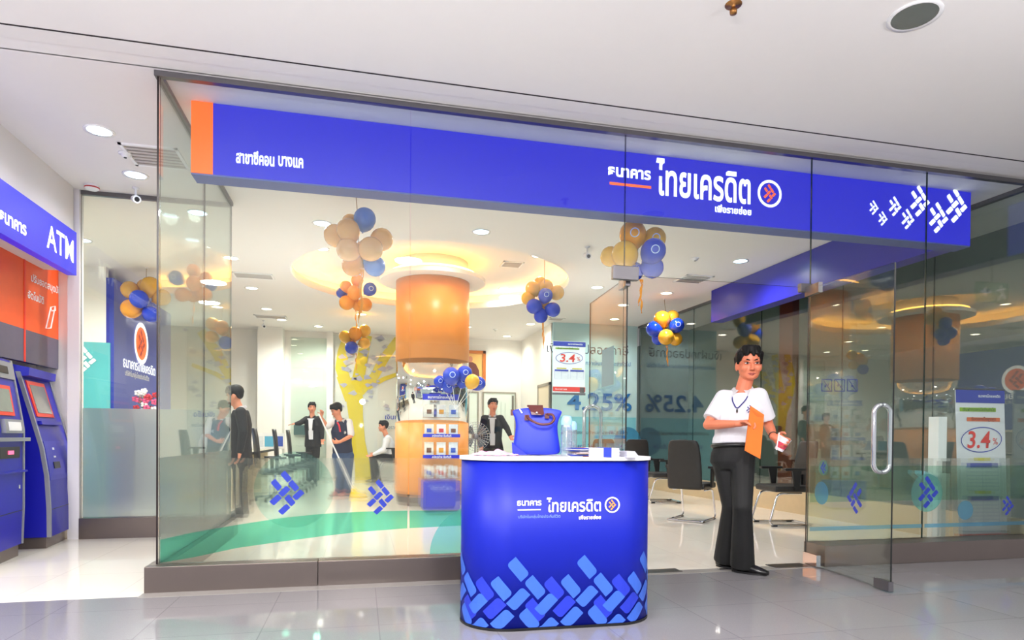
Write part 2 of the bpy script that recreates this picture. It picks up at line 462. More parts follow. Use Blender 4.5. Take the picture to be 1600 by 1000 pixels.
side = [(YG+.01, 5.62), (5.626, 6.9), (6.906, 8.5), (8.506, 10.4), (10.406, 12.53)]
for i, (a, b) in enumerate(side):
    pane('window_%d' % (9+i), (XW(a), a), (XW(b), b), .30, ZC-.03, mirror_pane)
# rails along the ceiling, plinths along the floor
struct('trim_7', boxed(XL-.02, XR, YG-.022, YG+.022, ZC-.035, ZC), alu)
struct('trim_8', boxed(XL-.02, XL+.02, YG+.022, 7.0, ZC-.035, ZC), alu)
struct('trim_9', boxed(-2.64, XL-.02, 7.0, 7.04, ZC-.04, ZC), alu)
bm = NB(); prism(bm, [(XW(YG)-.03, YG+.022, ZC-.04), (XW(YG)+.02, YG+.022, ZC-.04), (XW(12.55)+.02, 12.55, ZC-.04), (XW(12.55)-.03, 12.55, ZC-.04)], V((0, 0, .04)))
struct('trim_10', bm, alu)
struct('baseboard_front', boxed(XL-.055, -.28, 4.52, YG+.06, 0, .168, .003), steel)
struct('baseboard_front', boxed(-.276, 1.95, 4.52, YG+.06, 0, .168, .003), steel)
struct('baseboard_front', boxed(3.62, XR+.1, 4.41, YG+.06, 0, .168, .003), steel)
struct('baseboard_left', boxed(XL-.055, XL+.06, YG+.06, 7.08, 0, .168), steel)
struct('baseboard_back', boxed(-2.645, XL-.055, 6.97, 7.08, 0, .2), steel)
bm = NB(); prism(bm, [(XW(YG)-.035, YG+.06, 0), (XW(YG)+.05, YG+.06, 0), (XW(12.55)+.05, 12.55, 0), (XW(12.55)-.035, 12.55, 0)], V((0, 0, .30)))
struct('baseboard_right', bm, mat('tan_base', (196, 176, 140), .4))
struct('trim_11', boxed(-1.35, 3.62, 4.40, 4.52, .0, .002), mat('threshold_stone', (150, 146, 142), .2))
struct('trim_12', boxed(5.95, 6.05, 7.95, 8.25, 0, ZC), mat('brown_post', (104, 46, 22), .4, emit=0))
# stickers on the glass: frosted lower film, green wave, discs and woven marks
def film(w, x0, x1, z1=.865):
    return obj('frosted_film', boxed(x0, x1, YG+.008, YG+.011, .175, z1), film_m, w)
film(W1, XL+.02, .325); film(W2, .34, 1.95); film(W4, 3.61, 4.745); film(W5, 4.76, XR-.015)
obj('frosted_film', boxed(XL+.008, XL+.011, YG+.02, 5.855, .175, .865), film_m, W6)
obj('frosted_film', boxed(XL+.008, XL+.011, 5.87, 6.995, .175, .865), film_m, W7)
def wave(w, x0, x1, lo, hi, m, name, n=24, y=YG-.0085):
    bm = NB(); A = []; B = []
    for i in range(n+1):
        x = x0 + (x1 - x0)*i/n
        A.append(bm.verts.new((x, y, lo(x)))); B.append(bm.verts.new((x, y, hi(x))))
    for i in range(n): bm.faces.new((A[i], A[i+1], B[i+1], B[i]))
    return obj(name, bm, m, w)
gz = lambda px, py: at(px, py, 1)
def zat(px, py): d = gz(px, py) - V((0, 0, CAMH)); t = YG/d.y; return (d.x*t, CAMH + d.z*t)
def curve(pts):
    q = [zat(*p) for p in pts]
    def f(x):
        for (a, za), (b, zb) in zip(q, q[1:]):
            if x <= b: break
        t = (x - a)/(b - a); return za + (zb - za)*t
    return f
hi = curve([(252, 843), (300, 832), (370, 820), (440, 809), (500, 803), (560, 799.5), (640, 797.5), (720, 798), (800, 799), (1000, 803)])
lo = curve([(252, 879), (300, 871), (370, 856), (440, 846), (500, 838), (560, 831), (640, 825), (720, 821), (800, 819), (1000, 818)])
wave(W1, XL+.02, .325, lambda x: max(.178, lo(x)), hi, green_film, 'green_wave')
wave(W2, .34, 1.95, lo, hi, green_film, 'green_wave')
def dec(px, py, r, fr=FRONT, m=teal_film, w=W4, sx=1):
    x, z = zat(px, py); return disc((x, YG-.009, z), r, fr, m, w, 'disc_sticker', .0, sx=sx)
def emb(px, py, s, w, sx=1):
    x, z = zat(px, py); return emblem((x, YG-.012, z), s, FRONT, blue_print, w, 'woven_sticker', .0, sx)
emb(449, 770, .285, W1); emb(594.5, 776.5, .235, W1)
dec(460, 765, .26, m=paleteal_film, w=W1)
bm = NB()   # the big pale disc cut by the plinth
x, z = zat(757, 872); pts = []
for i in range(49):
    t = math.pi*i/48; pts.append((x + .40*math.cos(t), YG-.0095, .178 + max(0, .36*math.sin(t))))
bm.faces.new([bm.verts.new(p) for p in pts]); obj('disc_sticker', bm, teal_film, W2)
dec(1447, 770, .165, w=W4, m=teal_film); emb(1449, 769, .27, W4)
dec(1507, 797, .085, w=W5, m=blue_film); emb(1573, 790, .17, W5)
wave(W4, 3.62, 4.74, lambda x: .50, lambda x: .80, glass('dim_green_film', (.62, .82, .70), .03), 'green_wave')
wave(W5, 4.77, XR-.02, lambda x: .50, lambda x: .80, MATS['dim_green_film'], 'green_wave')
wave(W5, 4.77, XR-.02, lambda x: .262, lambda x: .295, blue_film, 'blue_stripe', y=YG-.01)
wave(W4, 3.62, 4.74, lambda x: .262, lambda x: .295, blue_film, 'blue_stripe', y=YG-.01)
navyp = mat('navy_line', (52, 56, 120), .5)
for k, px in enumerate((1293, 1313, 1333)):
    x, z = zat(px, 602); bm = NB(); fr0 = (.052, .044)
    A = [bm.verts.new((x + a*fr0[0], YG+.009, z + b_*fr0[0])) for a, b_ in ((-1, -1), (1, -1), (1, 1), (-1, 1))]; Bv = [bm.verts.new((x + a*fr0[1], YG+.009, z + b_*fr0[1])) for a, b_ in ((-1, -1), (1, -1), (1, 1), (-1, 1))]
    for i in range(4): bm.faces.new((A[i], A[(i+1) % 4], Bv[(i+1) % 4], Bv[i]))
    quad(bm, [(x-.036, YG+.009, z+.04), (x-.03, YG+.009, z+.044), (x+.036, YG+.009, z-.036), (x+.03, YG+.009, z-.04)])
    for dx, dz, w_, h_ in (((-.012, -.008, .016, .018), (.014, .006, .01, .02)), ((-.014, .0, .01, .022), (.012, -.012, .018, .01)), ((0, -.006, .022, .016), (.01, .016, .012, .006)))[k]: quad(bm, [(x+dx-w_/2, YG+.0095, z+dz-h_/2), (x+dx+w_/2, YG+.0095, z+dz-h_/2), (x+dx+w_/2, YG+.0095, z+dz+h_/2), (x+dx-w_/2, YG+.0095, z+dz+h_/2)])
    obj('pictogram_sticker', bm, navyp, W4)
# lobby glass: frosted below, clear above
obj('frosted_film', boxed(-2.635, XL-.02, 7.034, 7.038, .205, 1.27), lobby_film, W8)

# ------------------------------------------------------------------ doors
def patch(bm, x0, x1, y0, y1, z0, z1): box(bm, x0, x1, y0, y1, z0, z1, .004)
def handle(parent, c, n, d, zlo, zhi, off=.055, r=.016):
    """two bars, one each side of the leaf, joined over the ends: n is the leaf normal"""
    bm = NB(); c = V(c); n = V(n)
    for s in (1, -1):
        arc = [c + n*(s*(.004 + off*math.sin(t*math.pi/12))) + V((0, 0, zhi - off*(1 - math.cos(t*math.pi/12)))) for t in range(7)]; arc += [V((p.x, p.y, zlo + zhi - p.z)) for p in reversed(arc)]; tube(bm, arc, r, 10)
    return obj('handle', bm, chrome, parent, smooth=True)
h0, h1 = V((3.56, 4.56, 0)), V((3.445, 3.57, 0)); d = (h1 - h0).normalized(); nn = V((-d.y, d.x, 0))
D1 = pane('door_1', h0[:2], h1[:2], .012, 2.25, z1b=2.20, em=mat('door_edge', (22, 26, 26), .3))
D1['kind'] = 'structure'
def along(bm, p, d, n, a, b, t, z0, z1):
    P = [p + d*a + n*t, p + d*b + n*t, p + d*b - n*t, p + d*a - n*t]
    prism(bm, [V((q.x, q.y, z0)) for q in P], V((0, 0, z1-z0)))
bm = NB(); along(bm, h0, d, nn, -.01, .18, .018, .008, .10); obj('patch_fitting', bm, chrome, D1)
bm = NB(); along(bm, h0, d, nn, -.03, .16, .018, 2.19, 2.27); obj('patch_fitting', bm, alu, D1)
bm = NB(); along(bm, h0, d, nn, .85, 1.0, .018, .010, .075); obj('lock_fitting', bm, alu, D1)
bm = NB(); p = h0 + d*.925 + nn*.019 + V((0, 0, .045)); capsule(bm, p, p + nn*.01, .012, .012, flat=True); obj('lock_cylinder', bm, chrome, D1)
handle(D1, h0 + d*.89, nn, d, .80, 1.26)
# woven marks and discs on the open right leaf
LF = (-d, V((0, 0, 1)), -nn)
for (a, z, r, m) in ((.22, .60, .09, blue_film), (.24, .80, .06, teal_film)):
    disc(h0 + d*a + V((0, 0, z)), r, LF, m, D1, 'disc_sticker', .008)
emblem(h0 + d*.62 + V((0, 0, .60)), .22, LF, blue_print, D1, 'woven_sticker', .008)
emblem(h0 + d*.24 + V((0, 0, .80)), .09, LF, blue_print, D1, 'woven_sticker', .010)
h0b, h1b = V((2.01, 4.66, 0)), V((2.075, 5.66, 0)); d2 = (h1b - h0b).normalized(); n2 = V((-d2.y, d2.x, 0))
D2 = pane('door_2', h0b[:2], h1b[:2], .012, 2.27, em=MATS['door_edge'])
bm = NB(); along(bm, h0b, d2, n2, -.01, .18, .018, .008, .10); obj('patch_fitting', bm, chrome, D2)
bm = NB(); along(bm, h0b, d2, n2, -.02, .15, .02, 2.20, 2.27); obj('patch_fitting', bm, alu, D2)
handle(D2, h0b + d2*.90, n2, d2, .80, 1.31, .075)
bm = NB(); quad(bm, [h0b + d2*a + n2*.01 + V((0, 0, z)) for a, z in ((.28, 1.46), (.60, 1.46), (.60, 1.78), (.28, 1.78))])
obj('notice_sheet', bm, mat('grey_paper', (150, 170, 176), .6), D2)
# clamps between transom and side glass
struct('trim_13', boxed(1.86, 2.07, YG-.022, YG+.022, 2.23, 2.335, .004), alu)
struct('trim_14', boxed(3.50, 3.69, YG-.022, YG+.022, 2.23, 2.30, .004), alu)
# floor springs at the threshold
struct('trim_15', boxed(3.20, 3.52, 4.44, 4.58, .0, .004), mat('floor_spring', (60, 60, 60), .3, .8))
struct('trim_16', boxed(2.08, 2.40, 4.46, 4.58, .0, .004), MATS['floor_spring'])
struct('trim_17', boxed(2.72, 2.88, 4.47, 4.50, .0, .004), MATS['floor_spring'])

# ------------------------------------------------------------------ stickers and panels on the far walls
# tree mural on the back glass
TM = pane('window_14', (-.62, 15.16), (1.10, 15.16), .05, 3.30, glass('mural_glass', (.97, .985, .975), .05, .02))
bm = NB()
yel = mat('yellow_print', (255, 220, 30), .5, var=.12, scale=40)
def limb(bm, pts, y=15.185):
    L, Rr = [], []
    for i, (x, z, w) in enumerate(pts):
        q = pts[min(i+1, len(pts)-1)]; p = pts[max(i-1, 0)]
        dx, dz = q[0]-p[0], q[1]-p[1]; l = math.hypot(dx, dz); nx, nz = -dz/l, dx/l
        L.append(bm.verts.new((x + nx*w, y, z + nz*w))); Rr.append(bm.verts.new((x - nx*w, y, z - nz*w)))
    for i in range(len(L)-1): bm.faces.new((L[i], L[i+1], Rr[i+1], Rr[i]))
def m2(px, py): d_ = at(px, py, 1) - V((0, 0, CAMH)); t = 15.185/d_.y; return (d_.x*t, CAMH + d_.z*t)
def L2(*p): return [(*m2(a, b), w) for a, b, w in p]
limb(bm, L2((568, 760, .19), (566, 725, .17), (560, 690, .15), (556, 650, .16), (553, 612, .20), (550, 590, .24)))
limb(bm, L2((541, 600, .13), (533, 575, .13), (536, 550, .12), (545, 520, .10)), 15.186)
limb(bm, L2((556, 610, .14), (562, 580, .13), (568, 550, .12), (574, 524, .11)), 15.187)
limb(bm, L2((562, 612, .11), (585, 588, .10), (600, 560, .11), (622, 530, .09)), 15.188)
limb(bm, L2((575, 606, .05), (600, 592, .05), (634, 580, .04)), 15.189)
limb(bm, L2((546, 625, .10), (534, 598, .07), (529, 588, .05)), 15.1855)
obj('yellow_tree_print', bm, yel, TM)
bm = NB()
pur = mat('violet_print', (200, 196, 214), .6)
for i in range(46):
    px, py = random.uniform(532, 645), random.uniform(525, 640)
    x, z = m2(px, py); a = random.uniform(0, 6.3); s = random.uniform(.05, .13)
    bm.faces.new([bm.verts.new((x + s*math.cos(a+k), 15.18, z + s*.6*math.sin(a+k))) for k in (0, 1.7, 2.6, 4.2)])
obj('banknote_print', bm, pur, TM)
x, z = m2(616, 651); text('เงินเชื่อ', (x, 15.152, z), .42, FRONT, blue_print, TM)
text('เพื่อรายย่อย', (x, 15.152, z-.24), .5, FRONT, mat('grey_print', (120, 130, 140), .5), TM)
struct('trim_18', boxed(-.76, -.62, 15.1, 15.2, 0, ZC), white)
x0, z1 = m2(455, 527); x1, _ = m2(516, 527)
PG = pane('window_15', (x0, 15.15), (x1, 15.15), .05, z1, glass('back_glass', (.93, .975, .95), .06, .01))
x, z = m2(476, 672); rect((x, 15.14, z), .46, .22, FRONT, mat('dark_teal', (70, 100, 98), .4), PG, 'dark_panel')
# blue promotion wall with the big figures
PW = struct('wall_back', boxed(3.80, XW(12.56)-.04, 12.56, 12.66, 0, ZC), mat('promo_sky', (196, 234, 244), .35, var=.25, scale=1.2))
def m3(px, py): d_ = at(px, py, 1) - V((0, 0, CAMH)); t = 12.56/d_.y; return (d_.x*t, CAMH + d_.z*t)
obj('teal_field', boxed(3.84, XW(12.56)-.06, 12.550, 12.556, .1, 1.45), mat('promo_teal', (134, 212, 228), .4, var=.15, scale=2), PW)
tb = mat('grey_blue_print', (70, 86, 108), .5); db = mat('mid_blue_print', (44, 120, 188), .5)
x, z = m3(982, 548); text('เงินฝากปลอดภาษี', (x, 12.556, z), 1.78, FRONT, tb, PW, bold=0, align='r')
x, z = m3(985, 570); text('ผลตอบแทนสูงกว่าเงินฝากประจำทั่วไป', (x, 12.556, z), 1.66, FRONT, db, PW, bold=0, align='r')
x, z = m3(886, 627); text('4.25%', (x, 12.546, z), 1.42, FRONT, db, PW, bold=.02, height=.37, align='l')
x, z = m3(980, 676); text('ฝากต่อเนื่องตามกำหนด ฝากรายได้ 2 เท่า', (x, 12.546, z), 1.46, FRONT, tb, PW, bold=.01, align='r')
x, z = m3(972, 697); text('ระยะยาว 36 เดือน เริ่ม 24', (x, 12.546, z), 1.2, FRONT, blue_print, PW, bold=.01, align='r')
x, z = m3(965, 690); disc((5.45, 12.546, .95), .30, FRONT, mat('promo_disc', (70, 150, 190), .4), PW, 'disc_print')
# service door in the short wall
DO = struct('door_3', boxed(3.775, 3.80, 12.72, 13.52, 0, 2.10), mat('cream_door', (226, 214, 188), .5))
bm = NB(); box(bm, 3.765, 3.80, 13.52, 13.58, 0, 2.16); box(bm, 3.765, 3.80, 12.66, 12.72, 0, 2.16); box(bm, 3.765, 3.80, 12.66, 13.58, 2.10, 2.16)
obj('door_frame', bm, mat('grey_frame', (150, 145, 132), .5), DO)
# blue counter wall with the round mark, and the pale sticker wall beside it
BW = struct('wall_left', boxed(-3.5, -3.4, 10.12, 12.9, 0, 3.22), mat('counter_wall_blue', (44, 62, 168), .3, var=.05))
struct('wall_left', boxed(-4.6, -3.5, 10.12, 10.2, 0, ZC), white)
SW = struct('wall_left', boxed(-4.6, -3.44, 10.09, 10.12, .0, 2.3), mat('teal_sticker_wall', (90, 184, 190), .35, var=.2, scale=1.5))
emblem((-3.75, 10.085, 2.05), .36, FRONT, white_print, SW); emblem((-4.0, 10.085, 1.80), .2, FRONT, white_print, SW)
def m4(px, py): d_ = at(px, py, 1) - V((0, 0, CAMH)); t = -3.4/d_.x; return (d_.y*t, CAMH + d_.z*t)
y, z = m4(220, 537)
disc((-3.4, y, z), .33, LEFTW, white_lit, BW, 'round_mark', .01, r2=.26); disc((-3.4, y, z), .27, LEFTW, orange_lit, BW, 'round_mark_field', .008)
emblem((-3.4, y, z), .42, LEFTW, mat('dark_red', (190, 60, 40), .4), BW, lift=.014)
y, z = m4(219, 572); text('ธนาคารไทยเครดิต', (-3.4, y, z), 1.5, LEFTW, white_lit, BW)
y, z = m4(215, 588); text('บริษัทในกลุ่มไทยประกันชีวิต', (-3.4, y, z), 1.1, LEFTW, white_print, BW)

# ================================================================== CEILING FIXTURES
lens_cool = mat('lamp_lens_cool', (225, 240, 255), .4, emit=9, ecol=(190, 225, 255), var=0)
lens_warm = mat('lamp_lens_warm', (255, 246, 232), .4, emit=9, ecol=(255, 236, 208), var=0)
reflector = mat('lamp_reflector', (215, 218, 222), .2, .9)
def downlight(x, y, label, power=34, cool=False, z=ZC, r=.085, color=(1, .97, .93), on=True, light=True):
    t = thing('downlight', (x, y, z), label, 'ceiling light', 'round downlights in the ceiling')
    bm = NB(); lathe(bm, [(r, 0), (r+.022, 0), (r+.022, -.008), (r, -.006)], (x, y, z), 28, cap=False)
    bmesh.ops.remove_doubles(bm, verts=bm.verts, dist=1e-6)
    obj('trim_ring', bm, white_print, t, smooth=True)
    bm = NB()
    if on: lathe(bm, [(r, -.002), (.001, -.004)], (x, y, z), 28, cap=False); obj('lens', bm, lens_cool if cool else lens_warm, t)
    else: lathe(bm, [(r, -.005), (r*.75, -.0045), (.001, -.004)], (x, y, z), 28, cap=False); obj('reflector', bm, reflector, t, smooth=True)
    if on and light:
        l = lamp('bulb', 'SPOT', (0, 0, -.03), power, color, .07, spot=2.75); l.parent = t
    return t
for x, y, w, cool in [
    (-1.986, 5.6, 'in the lobby ceiling, nearest the walkway', 1), (-2.0, 6.47, 'in the lobby ceiling, near the lobby glass', 1),
    (-1.69, 7.4, 'seen through the side glass, just past the lobby glass', 1), (-.43, 7.42, 'in front of the round ceiling well, left of the front balloons', 1),
    (1.33, 7.26, 'in front of the round ceiling well, above the pillar', 1), (-1.69, 9.17, 'left of the round ceiling well, nearest the glass', 0),
    (-1.71, 10.96, 'left of the round ceiling well, second from the glass', 0), (-1.72, 12.7, 'far left of the shop, third from the glass', 0),
    (-1.58, 13.8, 'far left of the shop, in front of the white pilaster', 0), (0, 12.75, 'behind the round ceiling well, above the cleaner', 0),
    (4.87, 7.58, 'between the front sign and its blue side beam', 1), (3.58, 9.47, 'right of the round ceiling well, beside the right balloons', 0),
    (4.5, 10.6, 'above the blue promotion wall, by the glass door', 0), (4.8, 9.55, 'by the end of the blue side beam', 0),
    (3.42, 12.9, 'beyond the blue balloons near the cream door', 0), (3.3, 14.6, 'over the white wall with the portrait', 0),
    (4.87, 11.9, 'right over the blue promotion wall', 0), (5.53, 6.1, 'under the right end of the blue sign, beside the beam', 0), (-3.3, 8.8, 'behind the lobby glass over the blue counter wall', 1),
    (2.2, 13.6, 'behind the pillar over the man in the dark jacket', 0), (-.9, 14.4, 'over the pale glass behind the pointing person', 0)]:
    if x == 5.53: continue
    downlight(x, y, ('cool white' if cool else 'warm white') + ' round downlight ' + w, (66 if y < 9.3 and x > -1.9 else (62 if y > 12.5 and x < 1 else 36) if y > 9.3 else 90 if x < -3 else 20), cool)
for x, y, w in [(1.1, 8.55, 'in front of the pillar'), (2.5, 9.05, 'nearest the right rim'), (2.48, 11.2, 'behind the pillar on the right'), (-.55, 9.5, 'on the left half')]:
    downlight(x, y, 'warm round downlight inside the glowing ceiling well, ' + w, 30, False, ZC+.30, light=True)
md = downlight(2.97, 2.97, 'large unlit round downlight with metal reflector in the mall ceiling', 0, z=ZC, r=.115, on=False)
del md['group']
bm = NB(); lathe(bm, [(.002, -.05), (.018, -.05), (.02, -.03), (.01, -.025), (.012, -.004), (.045, -.003), (.045, 0), (.002, 0)], (1.95, 3.13, ZC), 16)
tag(obj('sprinkler', bm, mat('brass', (170, 120, 70), .3, .9), smooth=True), 'brass fire sprinkler head at the top edge of the mall ceiling', 'sprinkler')
def vent(x, y, w, d, label):
    t = thing('air_vent', (x, y, ZC), label, 'air vent')
    bm = NB()
    for a, b, c, e in ((-w, w, -d, -d+.025), (-w, w, d-.025, d), (-w, -w+.025, -d, d), (w-.025, w, -d, d)): box(bm, x+a, x+b, y+c, y+e, ZC-.012, ZC)
    obj('frame', bm, white_print, t)
    bm = NB()
    for i in range(7):
        yy = y - d + .03 + (2*d - .06)*i/6.; box(bm, x-w+.02, x+w-.02, yy-.006, yy+.01, ZC-.010, ZC-.002)
    obj('slats', bm, mat('vent_slat', (205, 200, 196), .5), t)
    obj('backing', boxed(x-w+.01, x+w-.01, y-d+.01, y+d-.01, ZC-.002, ZC-.0005), mat('vent_dark', (150, 144, 138), .7), t)
    return t
vent(-1.70, 6.0, .22, .22, 'square white air vent in the lobby ceiling beside the glass corner')
vent(-1.55, 10.1, .28, .16, 'square air vent left of the round ceiling well')
vent(-1.75, 13.5, .30, .16, 'far air vent in front of the white pilaster')
vent(3.75, 12.2, .16, .12, 'small air vent beyond the blue balloon bunch')
vent(4.75, 8.6, .22, .22, 'square air vent near the end of the blue side beam')
t = vent(2.24, 9.6, .16, .16, 'small air vent inside the glowing ceiling well'); t.location.z += .30
def camera_dome(x, y, label, aim=(0, -1)):
    t = thing('security_camera', (x, y, ZC), label, 'security camera')
    bm = NB(); lathe(bm, [(.03, 0), (.03, -.012), (.010, -.014), (.010, -.09), (.002, -.09)], (x, y, ZC), 14); obj('mount', bm, white_print, t, smooth=True)
    a = V((aim[0], aim[1], -.35)).normalized(); c = V((x, y, ZC-.11))
    bm = NB(); capsule(bm, c - a*.07, c + a*.06, .032, .036, 14, True); obj('body', bm, white_print, t)
    bm = NB(); capsule(bm, c + a*.055, c + a*.066, .022, .022, 14, True); obj('lens', bm, black, t)
camera_dome(-2.10, 6.80, 'white security camera hanging in front of the lobby glass', (.5, -1))
camera_dome(2.70, 7.5, 'white security camera right of the glowing ceiling well', (0, -1))
camera_dome(-1.95, 14.0, 'small white security camera in front of the white pilaster', (.3, -1))
t = thing('smoke_detector', (-2.49, 6.85, ZC), 'red and white alarm sounder on the lobby ceiling by the corner post', 'alarm')
bm = NB(); lathe(bm, [(.062, 0), (.062, -.03), (.05, -.04), (.002, -.04)], (-2.49, 6.85, ZC), 20); obj('base', bm, white_print, t)
bm = NB(); lathe(bm, [(.064, -.018), (.064, -.030), (.002, -.030)], (-2.49, 6.85, ZC), 20); obj('red_band', bm, mat('alarm_red', (196, 50, 50), .4), t)
def smoke(x, y, label):
    t = thing('smoke_detector', (x, y, ZC), label, 'smoke detector')
    bm = NB(); lathe(bm, [(.05, 0), (.05, -.014), (.03, -.018), (.028, -.035), (.002, -.038)], (x, y, ZC), 20); obj('base', bm, white_print, t, smooth=True)
    bm = NB(); lathe(bm, [(.012, -.036), (.012, -.042), (.001, -.042)], (x, y, ZC), 10); obj('sensor', bm, black, t)
smoke(-1.93, 5.99, 'small round smoke detector between the two lobby downlights')
smoke(4.22, 7.6, 'small smoke detector on the ceiling behind the front right balloons')
smoke(2.84, 13.7, 'small smoke detector over the white wall beyond the pillar')

# ================================================================== THE SIGN
SY, SZ0, SZ1 = 4.93, 2.865, 3.365
def zs(px, py):
    d_ = at(px, py, 1) - V((0, 0, CAMH)); t = SY/d_.y; return V((d_.x*t, SY, CAMH + d_.z*t))
S = thing('shop_sign', (2.2, SY+.08, SZ0), 'long lit blue bank sign with an orange end behind the front glass', 'sign')
obj('light_box', boxed(-1.03, 5.60, SY, SY+.17, SZ0, SZ1), blue_lit, S)
obj('orange_end', boxed(-1.172, -1.03, SY-.004, SY+.166, SZ0, SZ1), orange_lit, S)
obj('underside', boxed(-1.172, 5.60, SY+.003, SY+.17, SZ0-.012, SZ0-.001), blue_gray, S)
obj('side_beam', boxed(5.40, 5.60, SY+.171, 9.2, SZ0, SZ1), blue_dark, S)
text('สาขาซีคอน', zs(399, 247), (zs(429, 250)-zs(369, 250)).x, FRONT, white_lit, S, bold=.03, ext=.01, height=.10)
text('บางแค', zs(454.5, 253.5), (zs(474, 250)-zs(435, 250)).x, FRONT, white_lit, S, bold=.03, ext=.01, height=.075)
text('ธนาคาร', zs(983.5, 271), (zs(1017, 271)-zs(950, 271)).x, FRONT, white_lit, S, bold=.035, ext=.01)
text('ไทยเครดิต', zs(1100, 284), (zs(1174, 271)-zs(1026, 271)).x, FRONT, white_lit, S, bold=.022, height=.31, ext=.01)
text('เพื่อรายย่อย', zs(1145.5, 328), (zs(1174, 271)-zs(1117, 271)).x, FRONT, white_lit, S, bold=.04, ext=.01)
a, b = zs(952, 290), zs(1017, 290)
rect((a+b)/2, (b-a).x, .022, FRONT, orangeletter_lit, S, 'underline', .006)
c = zs(1202, 303); disc(c, .118, FRONT, white_lit, S, 'round_mark', .006, r2=.095)
emblem(c, .155, FRONT, orangeletter_lit, S, lift=.008)
for px, py, h in ((1365, 325, 21), (1379, 342, 21), (1398, 323, 29), (1418, 343, 30), (1437, 315, 46), (1466, 341, 46), (1494, 322, 52)):
    emblem(zs(px, py), h*.00605, FRONT, white_lit, S, lift=.006)

# ================================================================== PILLAR
PX, PY, PR = 1.063, 9.85, .558
P = thing('pillar', (PX, PY, 0), 'round pillar clad in orange veneer with a mirrored steel band', 'pillar')
def cyl(name, r0, z0, z1, m, n=64):
    bm = NB(); lathe(bm, [(r0-.02, z0), (r0, z0), (r0, z1), (r0-.02, z1)], (PX, PY, 0), n, cap=True)
    o = obj(name, bm, m, P, smooth=False)
    for p in o.data.polygons: p.use_smooth = abs(p.normal.z) < .5
    return o
cyl('base_ring', PR-.02, 0, .17, steel); cyl('lower_cladding', PR, .17, 1.22, wood); cyl('mirror_band', PR-.006, 1.22, 2.16, mirror_band)
cyl('upper_cladding', PR, 2.16, 3.36, wood)
cyl('core', PR-.03, 3.36, ZC+.299, white)
bm = NB(); lathe(bm, [(PR+.002, ZC-.012), (.80, ZC-.012), (.80, ZC+.05), (.77, ZC+.05), (.77, ZC+.02), (PR+.002, ZC+.02)], (PX, PY, 0), 64, cap=False)
obj('top_disc', bm, white, P)

